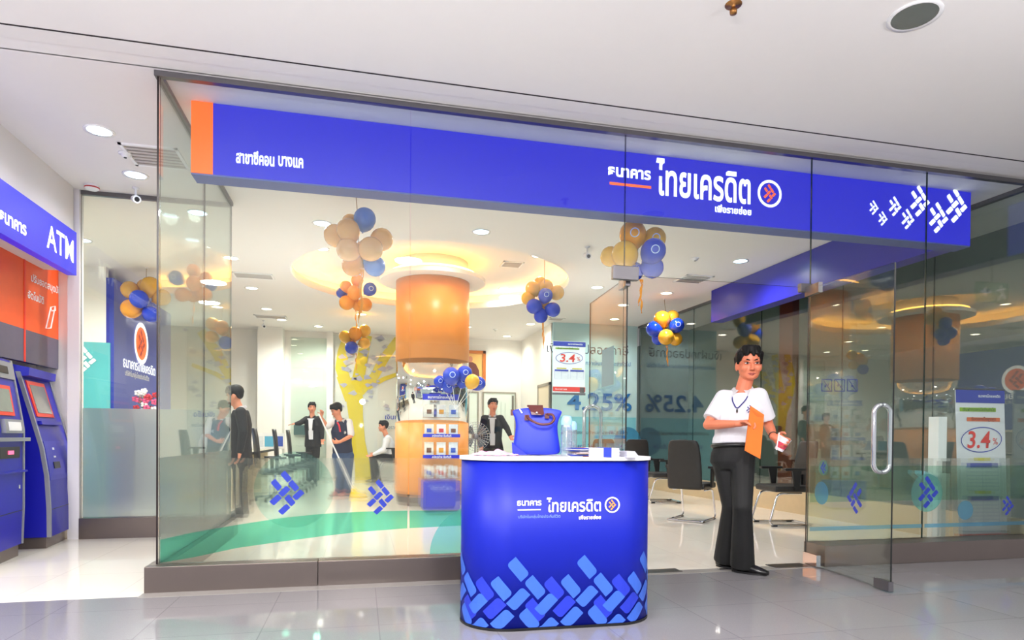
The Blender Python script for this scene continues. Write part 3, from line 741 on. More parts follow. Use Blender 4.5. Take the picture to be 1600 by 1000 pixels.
# ================================================================== CASH MACHINES
atm_blue = mat('machine_blue', (10, 16, 166), .4, var=.03, coat=.05); atm_grey = mat('machine_grey', (150, 152, 160), .35, .3)
screen = mat('machine_screen', (120, 122, 122), .12, var=.1); red_frame = mat('red_frame', (240, 62, 40), .4)
def machine(y0, x0, width, prof, label, kind):
    rz = math.radians(6.2)
    t = thing('cash_machine', (x0, y0, 0), label, 'cash machine', rz=rz)
    def fx(z):
        pr = sorted((zz, xx) for xx, zz in prof)
        for (a, xa), (b, xb) in zip(pr, pr[1:]):
            if z <= b: return xa + (xb - xa)*(z - a)/(b - a)
        return pr[-1][1]
    zs_ = [.10 + (prof[0][1] - .10)*i/24. for i in range(25)]
    def slab(ya, yb, grow, m, name):
        bm = NB(); prism(bm, [(-.36, ya, .10)] + [(fx(z) + grow, ya, z) for z in zs_] + [(-.36, ya, zs_[-1])], V((0, yb-ya, 0)))
        return obj(name, bm, m, t, local=True)
    slab(0, width, 0, atm_blue, 'body')
    for ya, yb in ((-.004, .024), (width-.024, width+.004)):
        bm = NB(); prism(bm, [(fx(z) + .009, ya, z) for z in zs_] + [(fx(z) - .022, ya, z) for z in reversed(zs_)], V((0, yb-ya, 0)))
        obj('edge_strip', bm, atm_grey, t, local=True)
    obj('plinth', boxed(-.34, -.03, .02, width-.02, 0, .10), steel, t, local=True)
    def plate(ya, yb, za, zb, off, m, name, par=None, n=8):
        bm = NB(); pts = [(fx(za + (zb-za)*i/n) + off, ya, za + (zb-za)*i/n) for i in range(n+1)]
        pts += [(fx(za + (zb-za)*i/n) - .002, ya, za + (zb-za)*i/n) for i in range(n, -1, -1)]
        prism(bm, pts, V((0, yb-ya, 0))); return obj(name, bm, m, par or t, local=True)
    w = width
    if kind == 'R':
        bm = NB(); prism(bm, [(fx(1.50)-.02, .03, 1.52), (fx(1.50)+.05, .03, 1.53), (fx(1.5)+.055, .03, 1.60), (-.36, .03, 1.64), (-.36, .03, 1.52)], V((0, w-.06, 0)))
        obj('hood', bm, mat('hood_blue', (34, 38, 180), .4), t, local=True)
        f = plate(.09, w-.22, 1.17, 1.49, .010, red_frame, 'screen_frame'); plate(.13, w-.26, 1.205, 1.455, .014, screen, 'screen', f)
        plate(.08, w-.14, 1.10, 1.13, .03, atm_blue, 'shelf')
        plate(.06, w-.06, .60, .95, .004, mat('machine_blue_light', (14, 22, 176), .35), 'slot_panel')
        plate(.20, .36, .70, .76, .010, black, 'card_slot'); plate(.24, .28, .80, .815, .01, white_print, 'lamp'); plate(.24, .27, .87, .89, .01, white_print, 'lamp')
        plate(.02, w-.02, .338, .344, .002, black, 'panel_joint')
    else:
        plate(.02, w-.02, 1.46, 1.60, .012, atm_grey, 'header'); plate(.10, w-.14, 1.50, 1.56, .016, black, 'camera_strip')
        f = plate(.06, w-.16, 1.16, 1.40, .012, red_frame, 'screen_frame'); plate(.10, w-.20, 1.19, 1.37, .016, screen, 'screen', f)
        k = plate(.30, w-.08, 1.02, 1.13, .03, atm_grey, 'keypad'); plate(.36, w-.14, 1.04, 1.11, .034, white_print, 'keys', k)
        plate(.0, w, .955, .985, .05, atm_grey, 'ledge')
        plate(.25, w-.10, .82, .91, .008, black, 'cash_slot'); plate(.40, w-.24, .85, .88, .014, mat('pink_light', (255, 90, 130), .4, emit=.8), 'slot_light')
        plate(.0, w, .70, .715, .03, atm_blue, 'rim'); plate(.02, w-.02, .378, .384, .002, black, 'panel_joint')
        plate(w-.12, w-.09, .565, .595, .008, chrome, 'lock')
    return t
machine(6.46, -2.68, .755, [(-.23, 1.56), (-.17, 1.334), (-.116, 1.133), (-.054, .89), (-.017, .647), (0, .358), (.003, .10)], 'blue passbook machine with red screen frame, next to the corner post', 'R')
machine(5.42, -2.665, .74, [(-.09, 1.62), (-.05, 1.376), (.0, 1.06), (.0, .79), (0, .4), (-.01, .10)], 'blue cash machine with keypad and pink card slot, at the left picture edge', 'L')
M_ = thing('lit_sign', (-2.64, 5.9, 2.45), 'lit blue sign with white ATM letters over the cash machines', 'sign')
obj('light_box', boxed(-2.679, -2.60, 4.4, 6.80, 2.50, 2.90), blue_lit, M_)
text('ATM', (-2.60, 6.47, 2.70), .52, LEFTW, white_lit, M_, bold=.012, height=.205, ext=.01)
text('บริการรับบัตรทุกธนาคาร', (-2.60, 5.87, 2.625), 1.25, LEFTW, white_lit, M_, bold=.035, align='r', ext=.01)
def panel(y0, y1, label):
    t = thing('orange_panel', (-2.95, (y0+y1)/2, 1.66), label, 'wall panel')
    obj('print', boxed(-2.98, -2.93, y0, y1, 1.95, 2.78), orange, t)
    obj('lower_print', boxed(-2.98, -2.93, y0, y1, 1.66, 1.95), mat('panel_grey', (96, 92, 112), .25), t)
    bm = NB(); box(bm, -2.985, -2.925, y0-.012, y0, 1.66, 2.79); box(bm, -2.985, -2.925, y1, y1+.012, 1.66, 2.79); box(bm, -2.985, -2.925, y0, y1, 2.78, 2.79)
    obj('frame', bm, red_frame, t)
    return t
a = panel(6.60, 7.50, 'orange wall panel about passbook updates above the right cash machine')
text('ปรับยอดสมุดบัญชี', (-2.93, 6.70, 2.43), .66, LEFTW, white_print, a, bold=.02, align='l')
text('อัตโนมัติ', (-2.93, 6.64, 2.28), .30, LEFTW, white_print, a, bold=.02, align='l')
def booklet(par, y, z):
    bm = NB(); P_ = [(-2.928, y+u, z+v) for u, v in ((0, 0), (.10, .02), (.19, .25), (.10, .22))]
    tube(bm, P_, .007, 6, True); tube(bm, [P_[3], (-2.928, y+.12, z+.19), (-2.928, y+.20, z+.21), P_[2]], .006, 6); obj('booklet_drawing', bm, white_print, par)
booklet(a, 6.98, 2.02)
b = panel(5.50, 6.575, 'orange wall panel with a card drawing above the left cash machine')
text('กดเงินโอนเงินได้ทุกบัตร', (-2.93, 6.06, 2.20), .55, LEFTW, white_print, b, bold=.02, align='r'); booklet(b, 5.96, 1.92)

# ================================================================== PROMOTION COUNTER
KX, KY, KA, KR, KH = 1.085, 3.50, .295, .245, .915
kb = mat('counter_blue', (10, 28, 158), .45, var=.03, spec=.3)
k1 = mat('counter_light_blue', (54, 98, 200), .42, var=.03); k2 = mat('counter_mid_blue', (30, 50, 184), .42, var=.03)
K = thing('promotion_counter', (KX, KY, 0), 'blue rounded promotion counter with white bank logo in front of the shop', 'counter', rz=math.radians(-1.5))
def wrap(s, z, off=0):
    r = KR + off; h = math.pi*KR/2
    if abs(s) <= KA: return V((s, -r, z))
    sg = 1 if s > 0 else -1; t = (abs(s) - KA)/KR
    if t <= math.pi: return V((sg*(KA + r*math.sin(t)), -r*math.cos(t), z))
    return V((sg*(KA - (t - math.pi)*KR), r, z))
PL = 2*KA + math.pi*KR
def stadium(grow, n=24):
    pts = []
    for sg, a0 in ((1, -math.pi/2), (-1, math.pi/2)):
        for i in range(n+1):
            a = a0 + math.pi*i/n; pts.append((sg*KA + (KR+grow)*math.cos(a), (KR+grow)*math.sin(a)))
    return pts
bm = NB(); prism(bm, [(x, y, .012) for x, y in stadium(0)], V((0, 0, KH-.03))); o = obj('fabric_wrap', bm, kb, K, local=True)
for p in o.data.polygons: p.use_smooth = abs(p.normal.z) < .5
bm = NB(); prism(bm, [(x, y, 0) for x, y in stadium(.004)], V((0, 0, .014))); obj('foot_rim', bm, black, K, local=True)
bm = NB(); prism(bm, [(x, y, KH-.018) for x, y in stadium(.012)], V((0, 0, .018))); obj('top_board', bm, white_print, K, local=True)
bm = NB(); prism(bm, [(x, y, KH-.022) for x, y in stadium(.003)], V((0, 0, .004))); obj('seam_rim', bm, black, K, local=True)
def kz(px, py):
    d_ = at(px, py, 1) - V((0, 0, CAMH)); t = (KY-KR)/d_.y; return (d_.x*t - KX, CAMH + d_.z*t)
def wrapped(shapes, m, name, off):
    bm = NB()
    for o in shapes:
        mi, o = o; f = bm.faces.new([bm.verts.new((a, b, mi*.001)) for a, b in o]); f.material_index = mi
    bmesh.ops.triangulate(bm, faces=bm.faces[:])
    for _ in range(2): bmesh.ops.subdivide_edges(bm, edges=[e for e in bm.edges if e.calc_length() > .035], cuts=1, use_grid_fill=False)
    bmesh.ops.triangulate(bm, faces=bm.faces[:])
    for v in bm.verts: v.co = wrap(v.co.x, max(v.co.y, .016), off - v.co.z)
    return obj(name, bm, m, K, local=True)
tile = [(555, 645, 1), (640, 735, 1), (470, 745, 1), (555, 795, 0), (695, 820, 0), (475, 905, 0), (610, 900, 1), (700, 940, 0)]
mid = [(735, 740, 1), (785, 830, 0), (640, 850, 1)]
def bars(src, m, name, off):
    sh = []
    for k in range(-3, 4):
        for mi, X, Y, back in src:
            s, z = kz(640 + X/3.226, 690 + Y/3.226); s += k*.378
            if abs(s) < KA + KR*2.2: sh.append((mi, bar_outline(s, z,   .120, .063, math.radians(-50 if back else 45), .32)))
    return wrapped(sh, m, name, off)
bars([(0, *t) for t in tile] + [(1, *t) for t in mid], [k1, k2], 'woven_pattern', .0022)
KF = (V((1, 0, 0)), V((0, 0, 1)), V((0, -1, 0)))
KW = wm(K)
def kt(body, px0, px1, py, m=white_print, **kw):
    s0, z = kz(px0, py); s1, _ = kz(px1, py)
    me = text(body, ((s0+s1)/2, -KR, z), s1-s0, KF, m, None, 'lettering', lift=.003, **kw)
    me.location = me.location; me.parent = K; return me
kt('ธนาคาร', 810, 848, 786.5, bold=.03); kt('ไทยเครดิต', 856, 940, 789, bold=.02, height=.078)
kt('บริษัทในกลุ่มไทยประกันชีวิต', 812, 877, 808, m=mat('pale_blue_print', (130, 160, 240), .5), bold=.0); kt('เพื่อรายย่อย', 906, 940, 808, bold=.03)
s0, z = kz(829, 796.5); o = rect((s0, -KR, z), .125, .006, KF, white_print, None, 'underline', .003); o.parent = K
s0, z = kz(957.5, 788.5)
o = disc((s0, -KR, z), .043, KF, white_print, None, 'round_mark', .003, r2=.035); o.parent = K
o = emblem((s0, -KR, z), .055, KF, mat('orange_yellow', (250, 160, 60), .5), None, lift=.004); o.parent = K
for o in list(K.children):
    if 'kind' in o: del o['kind']

# things lying on the counter
KT = KH
kd = 3.60
def kp(px, d_=3.62): p = at(px, 700, d_); return V((p.x, p.y, KT))
B = thing('tote_bag', kp(838, 3.66), 'blue nylon tote bag with brown leather flap standing on the counter', 'bag', rz=math.radians(-14))
bag_blue = mat('bag_nylon', (20, 42, 196), .5, var=.05, scale=8); brown = mat('brown_leather', (84, 36, 34), .4)
bm = NB(); secs = []
for z, w, dp, sx in ((.002, .132, .055, 0), (.03, .140, .06, 0), (.09, .128, .058, 0), (.16, .118, .046, .0), (.21, .122, .034, .002), (.25, .142, .02, .003), (.272, .146, .008, .002)):
    pts = []
    for i in range(28):
        a = 2*math.pi*i/28; e = .55
        cx_, sy_ = math.cos(a), math.sin(a)
        pts.append(V((sx + w*math.copysign(abs(cx_)**e, cx_), dp*math.copysign(abs(sy_)**e, sy_), z + (.012*abs(cx_)**2 - .006 if z > .2 else 0)*(-1))))
    secs.append(pts)
rings(bm, secs); o = obj('body', bm, bag_blue, B, local=True, smooth=True)
sub = o.modifiers.new('s', 'SUBSURF'); sub.levels = 2; sub.render_levels = 2
bm = NB(); quad(bm, [V((-.139, -.061, .07)), V((-.135, -.063, .005)), V((-.05, -.063, .005)), V((-.139, -.062, .078))]); obj('base_fold', bm, mat('bag_fold', (14, 30, 164), .5), B, local=True)
bm = NB(); prism(bm, [(-.055, -.012, .288), (.035, -.012, .284), (.042, -.046, .238), (.030, -.055, .230), (-.03, -.055, .232), (-.035, -.05, .25)], V((0, .006, 0)))
bm.faces.ensure_lookup_table(); fl = obj('flap', bm, brown, B, local=True)
bm = NB(); box(bm, -.055, .035, -.012, .012, .278, .289); obj('flap_top', bm, brown, fl, local=True)
bm = NB(); ell(bm, (0, -.059, .243), (.006, .004, .006), n=10, m=6); obj('snap', bm, chrome, fl, local=True)
bm = NB(); tube(bm, bend([(-.058, -.045, .225), (-.035, -.075, .20), (.02, -.085, .175), (.075, -.08, .18), (.10, -.07, .205), (.09, -.055, .235), (.055, -.045, .235)], .04), .0075, 8); obj('handle', bm, brown, B, local=True, smooth=True)
obj('handle_tab', boxed(-.07, -.042, -.05, -.044, .20, .232), brown, B, local=True); obj('handle_tab', boxed(.045, .07, -.05, -.044, .212, .24), brown, B, local=True)
bm = NB(); box(bm, -.148, -.128, -.006, .006, .228, .262); obj('side_tab', bm, brown, B, local=True)
bm = NB(); quad(bm, [V((-.10, -.0235, .262)), V((-.093, -.0235, .264)), V((-.080, -.031, .243)), V((-.087, -.031, .241))]); obj('white_strap', bm, white_print, B, local=True)
# pink cloth
bm = NB(); c = kp(772, 3.60); N = 26
G = [[None]*(N+1) for _ in range(N+1)]
for i in range(N+1):
    for j in range(N+1):
        u, v = (i/N-.5)*2, (j/N-.5)*2; r = max(abs(u), abs(v))
        z = .002 + .040*max(0, 1-r)**.7*(.55 + .45*math.sin(5*u+2*v)*math.cos(4*v-u)) + .007*abs(math.sin(9*u)*math.cos(8*v+1))
        G[i][j] = bm.verts.new((c.x + .115*u*(1+.12*math.sin(5*v)), c.y + .07*v*(1+.1*math.cos(6*u)), KT + z))
for i in range(N):
    for j in range(N): bm.faces.new((G[i][j], G[i+1][j], G[i+1][j+1], G[i][j+1]))
tag(obj('cloth', bm, mat('pink_cloth', (246, 176, 214), .9, var=.06), smooth=True), 'crumpled pink cloth lying on the counter beside the blue bag', 'cloth')
# clear bottles with pale blue caps
clearp = glass('clear_plastic', (.90, .94, .97), .20, .06, .14, (.85, .9, .95))
def bottle(p, label, h=.225):
    t = thing('plastic_bottle', p, label, 'bottle', 'clear bottles on the counter')
    bm = NB(); lathe(bm, [(.001, .002), (.030, .002), (.032, .012), (.0315, .05), (.029, .06), (.0315, .07), (.0315, .13), (.029, .14), (.031, .15), (.026, h-.045), (.014, h-.03), (.014, h-.02)], (0, 0, 0), 24, cap=False)
    obj('body', bm, clearp, t, local=True, smooth=True)
    bm = NB(); lathe(bm, [(.030, h-.05), (.031, h-.03), (.027, h-.01), (.020, h), (.001, h+.001)], (0, 0, 0), 20, cap=False); obj('cap', bm, mat('pale_blue_cap', (150, 200, 242), .35, coat=.3), t, local=True, smooth=True)
bottle(kp(885, 3.56), 'clear plastic bottle with pale blue cap close beside the blue bag')
bottle(kp(893, 3.74), 'clear plastic bottle standing behind the other bottle on the counter', .20)
# leaflets: fanned at left, two banded piles at right
paper = mat('leaflet_paper', (206, 206, 220), .6, var=.03)
LEAFN = [0]
def leaf(px, d_, rz, z, label, w=.10, dd=.20, tilt=0):
    p = kp(px, d_); t = thing('leaflet', (p.x, p.y, KT + z), label, 'leaflet', 'leaflets fanned out on the counter', rz=rz)
    bm = NB(); box(bm, -w, w, -dd/2, dd/2, 0, .004); me = obj('pages', bm, [paper, blue_print, paper, mat('leaf_warm', (190, 160, 150), .6), paper, blue_print][LEAFN[0] % 6], t, local=True); LEAFN[0] += 1
    obj('printed_edge', boxed(w*.1, w+.0005, -dd/2-.0006, dd/2, .0003, .0046), random.choice([blue_print, red_frame, mat('brown_print', (130, 80, 60), .6), blue_print]), t, local=True)
    t.rotation_euler = (0, tilt, rz)
FAN = ['lowest', 'second lowest', 'third', 'fourth', 'fifth', 'sixth', 'seventh', 'topmost']
for i in range(8): leaf(907 + 2.2*i % 9, 3.55 + .01*(i % 3), math.radians(-16 + 4*i), .0005 + .0062*i, FAN[i] + ' leaflet of the fanned pile beside the clear bottles', .072)
t = thing('leaflet_stack', kp(939, 3.52), 'stack of white leaflets tied with a blue band on the counter', 'leaflet stack', rz=math.radians(-8))
for i in range(11):
    bm = NB(); box(bm, -.082 + .0012*(i % 3), .086 - .0015*(i*7 % 4), -.075 + .001*(i % 2), .075, .0045*i + .0004, .0045*i + .0044); obj('leaflet', bm, paper, t, local=True)
bm = NB(); box(bm, -.003, .040, -.0765, .0765, .0, .052); obj('blue_band', bm, blue_print, t, local=True)
t = thing('leaflet_stack', kp(976, 3.50), 'lower stack of white leaflets near the right end of the counter', 'leaflet stack', rz=math.radians(-5))
for i in range(8):
    bm = NB(); box(bm, -.01 + .0012*(i % 3), .06 - .0035*i, -.07, .07, .0042*i + .0004, .0042*i + .0041); obj('leaflet', bm, paper, t, local=True)

# ================================================================== BALLOONS
def balloon_mat(name, rgb, tr=.0, a=.0):
    m = mat(name, rgb, .08, 0, var=.03, coat=1); b = m.node_tree.nodes['Principled BSDF']
    b.inputs['Transmission Weight'].default_value = tr; b.inputs['IOR'].default_value = 1.08
    return m
gold = balloon_mat('gold_balloon', (248, 186, 50), .15); orangeb = balloon_mat('orange_balloon', (250, 164, 40), .15)
peach = balloon_mat('hazed_gold_balloon', (255, 186, 100), .12); bluebal = balloon_mat('blue_balloon', (16, 60, 196), .0); skyb = balloon_mat('sky_balloon', (70, 130, 220), .05)  # front bunch: gold paled to peach, flash haze painted into the colour
ribbon = mat('orange_ribbon', (240, 160, 50), .45); stick = mat('white_stick', (240, 240, 240), .4); thread = mat('string', (150, 120, 80), .8)
PROF = [(0.0, 1.0), (.30, .955), (.58, .82), (.82, .58), (.96, .28), (1.0, 0.0), (.96, -.30), (.84, -.60), (.64, -.86), (.38, -1.06), (.14, -1.19), (.05, -1.24), (.085, -1.30), (.0, -1.29)]
def balloon(parent, c, r, m, tilt, logo=False):
    bm = NB(); lathe(bm, [(a*r, b*r) for a, b in PROF[1:-1]], (0, 0, 0), 20, cap=True)
    bm.transform(Matrix.Translation(c) @ tilt.to_matrix().to_4x4())
    o = obj('balloon', bm, m, parent, smooth=True)
    if logo:
        v = (V((0, 0, CAMH)) - c).normalized(); right = v.cross(V((0, 0, 1))).normalized()*-1; up = right.cross(v)*-1
        fr = (right, up, v); q = c + right*(.15*r) + up*(.12*r)
        bm = NB()
        for rr0, rr1 in ((.34, .27),):
            n = 24
            P = lambda k, i: q + right*(k*r*math.cos(2*math.pi*i/n)) + up*(k*r*math.sin(2*math.pi*i/n)) + v*(r*math.sqrt(max(.02, 1 - (.15 + k*math.cos(2*math.pi*i/n))**2 - (.12 + k*math.sin(2*math.pi*i/n))**2))*1.012)
            A = [bm.verts.new(P(rr0, i)) for i in range(n)]; Bv = [bm.verts.new(P(rr1, i)) for i in range(n)]
            for i in range(n): bm.faces.new((A[i], A[(i+1) % n], Bv[(i+1) % n], Bv[i]))
        obj('ring_print', bm, mat('balloon_print', (90, 130, 200) if m is not bluebal else (190, 210, 245), .5), o)
    return o
def ribbon_at(parent, pts, w=.012):
    bm = NB(); A = []
    for i, p in enumerate(pts):
        s = V((math.cos(i*.9), math.sin(i*.9)*.4, 0))*w
        A.append((bm.verts.new(p - s), bm.verts.new(p + s)))
    for (a, b), (c, d) in zip(A, A[1:]): bm.faces.new((a, b, d, c))
    obj('ribbon', bm, ribbon, parent)
def cluster(d, items, label, hang=None, rib=None, ztop=ZC):
    cs = [at(px, py, d) for px, py, r, m, *_ in items]; mean = sum(cs, V())/len(cs)
    t = thing('balloon_cluster', (mean.x, mean.y, min(c.z for c in cs) - .2), label, 'balloons')
    for (px, py, r, m, *ex), c in zip(items, cs):
        off = ex[0] if ex else 0; lg = len(ex) > 1
        c = c + _F*off; rad = r/FPX*(d + off)
        v = (c - mean); v.z -= 0
        dirv = (v + V((0, 0, .12))) if v.length > .02 else V((0, 0, 1))
        balloon(t, c, rad, m, V((0, 0, 1)).rotation_difference(dirv.normalized()), lg)
    if hang:
        h = at(*hang, d); bm = NB(); tube(bm, [mean, (mean*.4 + h*.6) + V((.01, 0, 0)), V((h.x, h.y, ztop))], .004, 6); obj('string', bm, thread, t)
        bm = NB(); box(bm, h.x-.02, h.x+.02, h.y-.02, h.y+.02, ztop-.012, ztop); obj('hook', bm, white_print, t)
    for (x0, y0, x1, y1) in (rib or []):
        a, b = at(x0, y0, d), at(x1, y1, d); ribbon_at(t, [a + (b-a)*(i/9.) + V((.008*math.sin(i*1.3), .01*math.cos(i), 0)) for i in range(10)])
    return t
g, o_, p_, b_, s_ = gold, orangeb, peach, bluebal, skyb
cluster(6.2, [(543, 342, 14, p_, .12), (570, 342, 17.5, s_, 0), (523.6, 368, 17.5, p_, 0), (548, 365, 18, p_, -.10), (596, 373, 17.5, p_, .02), (547, 394, 18, p_, -.08), (548, 411, 17, o_, .08), (583, 394, 19, p_, -.1), (583, 412, 16.5, s_, .08), (565, 385, 16, o_, .14)],
        'large bunch of blue and flash-paled gold balloons hanging left of the pillar just behind the glass', (556, 330), [(563, 420, 566, 492), (567, 420, 561, 505)])
cluster(10.3, [(540.5, 448, 9.5, o_, 0), (557, 437, 9.5, o_, .05), (579.5, 453, 10.5, b_, -.05, 1), (533, 457, 8.5, b_, .03), (542.5, 474, 11.5, o_, -.05), (571, 476, 10.5, o_, 0), (556, 459, 11, o_, -.1), (557, 475, 9, o_, .08)],
        'middle bunch of orange balloons with two blue ones, inside the left of the ceiling well', (555, 446), [(555, 482, 558, 520)], ZC+.30)
cluster(12.2, [(539, 526, 9.5, g, 0), (556, 521, 10.5, o_, -.03), (569, 516, 9.5, g, .05), (551, 544.5, 10, b_, -.1), (570, 536, 9, g, 0), (545, 531, 9, o_, .1)],
        'far bunch of gold balloons with one blue in front of the tree mural', (556, 505), [(556, 552, 557, 580)])
cluster(8.7, [(833, 449, 12, g, .08), (853, 446, 12.5, g, .1), (871, 455, 11.5, g, .08), (825, 464, 10.5, g, .08), (845, 440, 11, g, .12), (852, 463, 11.5, b_, -.06, 1), (834, 480, 12, b_, -.05), (864, 485, 11.5, b_, -.04), (845, 494, 11, b_, 0), (850, 474, 10, o_, .1)],
        'bunch of gold balloons with four blue ones, under the right rim of the ceiling well', (851, 436), [(848, 490, 850, 545), (849, 490, 848, 530)], ZC+.30)
cluster(5.75, [(988, 367, 21, o_, -.02, 1), (1025, 370, 18, g, .06, 1), (955, 399, 16, g, .04), (973, 402, 20.5, g, -.1), (1016.5, 398, 19.5, b_, -.12, 1), (1020, 418, 17, b_, 0), (993, 421, 15, b_, .08)],
        'big bunch of gold and blue balloons hanging over the glass door', (1000, 345), [(1001, 436, 1003, 490), (1004, 436, 998, 478)])
cluster(10.8, [(1033.6, 499, 13, o_, -.03), (1052, 494, 10.5, g, .06), (1022, 514, 12.5, b_, 0), (1056, 509.6, 11.5, b_, -.08, 1), (1030, 528, 10, b_, .08), (1039, 528, 12.5, g, -.08), (1056, 529.5, 10.5, g, .02)],
        'round bunch of gold and blue balloons in front of the dark side glass', (1038, 473), [(1041, 540, 1044, 572), (1043, 540, 1042, 565)])
cluster(9.05, [(203, 453, 13.5, g, 0), (233, 447, 15.5, g, .04), (206, 483, 15, o_, -.02), (225, 470, 14, b_, -.12), (235, 491, 12.5, b_, .02), (219, 445, 12, g, .12), (247, 462, 13, g, .1)],
        'bunch of gold and blue balloons behind the lobby glass at the left', (229, 418))
# balloons on sticks at the leaflet stand
t = thing('balloon_cluster', at(712, 640, 8.75), 'blue and gold balloons on white sticks above the leaflet stand', 'balloons')
foot = at(712, 640, 8.72)
for px, py, r, m, off in ((705, 587, 13.5, bluebal, -.08), (726, 583, 12, bluebal, .02), (687, 596, 9.5, bluebal, .05), (700, 603, 10.5, bluebal, .06), (738, 596, 11.5, gold, -.12), (748, 599, 11, bluebal, .04), (723, 596, 10, bluebal, .08)):
    c = at(px, py, 8.6 + off); rad = r/FPX*8.6
    b = balloon(t, c, rad, m, V((0, 0, 1)).rotation_difference((c - foot).normalized()), m is not gold)
    q = c - (c - foot).normalized()*rad*1.25
    bm = NB(); capsule(bm, foot + (q - foot)*.02, q, .004, .004, 6, True); obj('stick', bm, stick, b)

# ================================================================== LEAFLET STAND
fx0 = at(689, 700, 8.75); LX, LY = fx0.x, 8.72
acryl = glass('acrylic', (.93, .95, .96), .05)
T = thing('leaflet_stand', (LX, LY, 0), 'blue and clear leaflet stand beside the pillar', 'leaflet stand')
obj('base_box', boxed(LX-.25, LX+.25, LY-.10, LY+.24, .03, .42, .01), mat('stand_blue', (34, 44, 200), .35), T)
obj('foot', boxed(LX-.23, LX+.23, LY-.08, LY+.22, 0, .03), black, T)
obj('back_panel', boxed(LX-.25, LX+.25, LY+.06, LY+.07, .42, 1.52), acryl, T)
hd = obj('header', boxed(LX-.25, LX+.25, LY+.04, LY+.07, 1.52, 1.60), MATS['stand_blue'], T)
text('ธนาคารไทยเครดิต', (LX, LY+.04, 1.56), .36, FRONT, white_print, hd, bold=.02)
text('บริการด้วยใจ', (LX, LY-.10, .33), .3, FRONT, mat('pale_violet_print', (170, 180, 240), .5), T, bold=.01)
rows = [(1.33, 'top'), (1.085, 'second'), (.80, 'third'), (.50, 'lowest')]
cols = [mat('leaf_a', (236, 226, 214), .5, var=.2, scale=30), mat('leaf_b', (240, 236, 240), .5, var=.2, scale=30), mat('leaf_c', (220, 226, 240), .5, var=.25, scale=30)]
art = [mat('art_brown', (120, 80, 60), .5, var=.4, scale=30), mat('art_gold', (226, 156, 50), .5, var=.3, scale=30), mat('art_blue', (60, 90, 190), .5, var=.4, scale=30), mat('art_red', (214, 60, 70), .5, var=.3, scale=30)]
wh = {'top': .17, 'second': .15, 'third': .19, 'lowest': .17}
ARTW = ['brown', 'gold', 'blue', 'red']
for ri, (z, rn) in enumerate(rows):
    obj('shelf', boxed(LX-.25, LX+.25, LY-.05, LY+.06, z-.055, z-.048), acryl, T)
    if rn in ('second', 'third'):
        lip_ = obj('shelf_lip', boxed(LX-.25, LX+.25, LY-.058, LY-.05, z-.075, z-.03), MATS['stand_blue'], T)
        text('สมัครง่าย รับทันที', (LX, LY-.058, z-.052), .26, FRONT, white_print, lip_, bold=.02)
    else: obj('shelf_lip', boxed(LX-.25, LX+.25, LY-.058, LY-.052, z-.055, z+.02), acryl, T)
    for ci_, cn in enumerate(('left', 'middle', 'right')):
        x = LX - .165 + .165*ci_; h = wh[rn]; ai = (ri*2 + ci_) % 4
        b = thing('leaflet', (x, LY, z-.047), 'pale leaflet with %s picture, %s pocket, %s row of the leaflet stand' % (ARTW[ai], cn, rn), 'leaflet', 'leaflets in the stand')
        obj('cover', boxed(x-.062, x+.062, LY-.004, LY+.004, z-.047, z-.047+h), cols[ci_], b)
        obj('picture', boxed(x-.032, x+.032, LY-.0065, LY-.0042, z-.047+h*.25, z-.047+h*.60), art[ai], b)
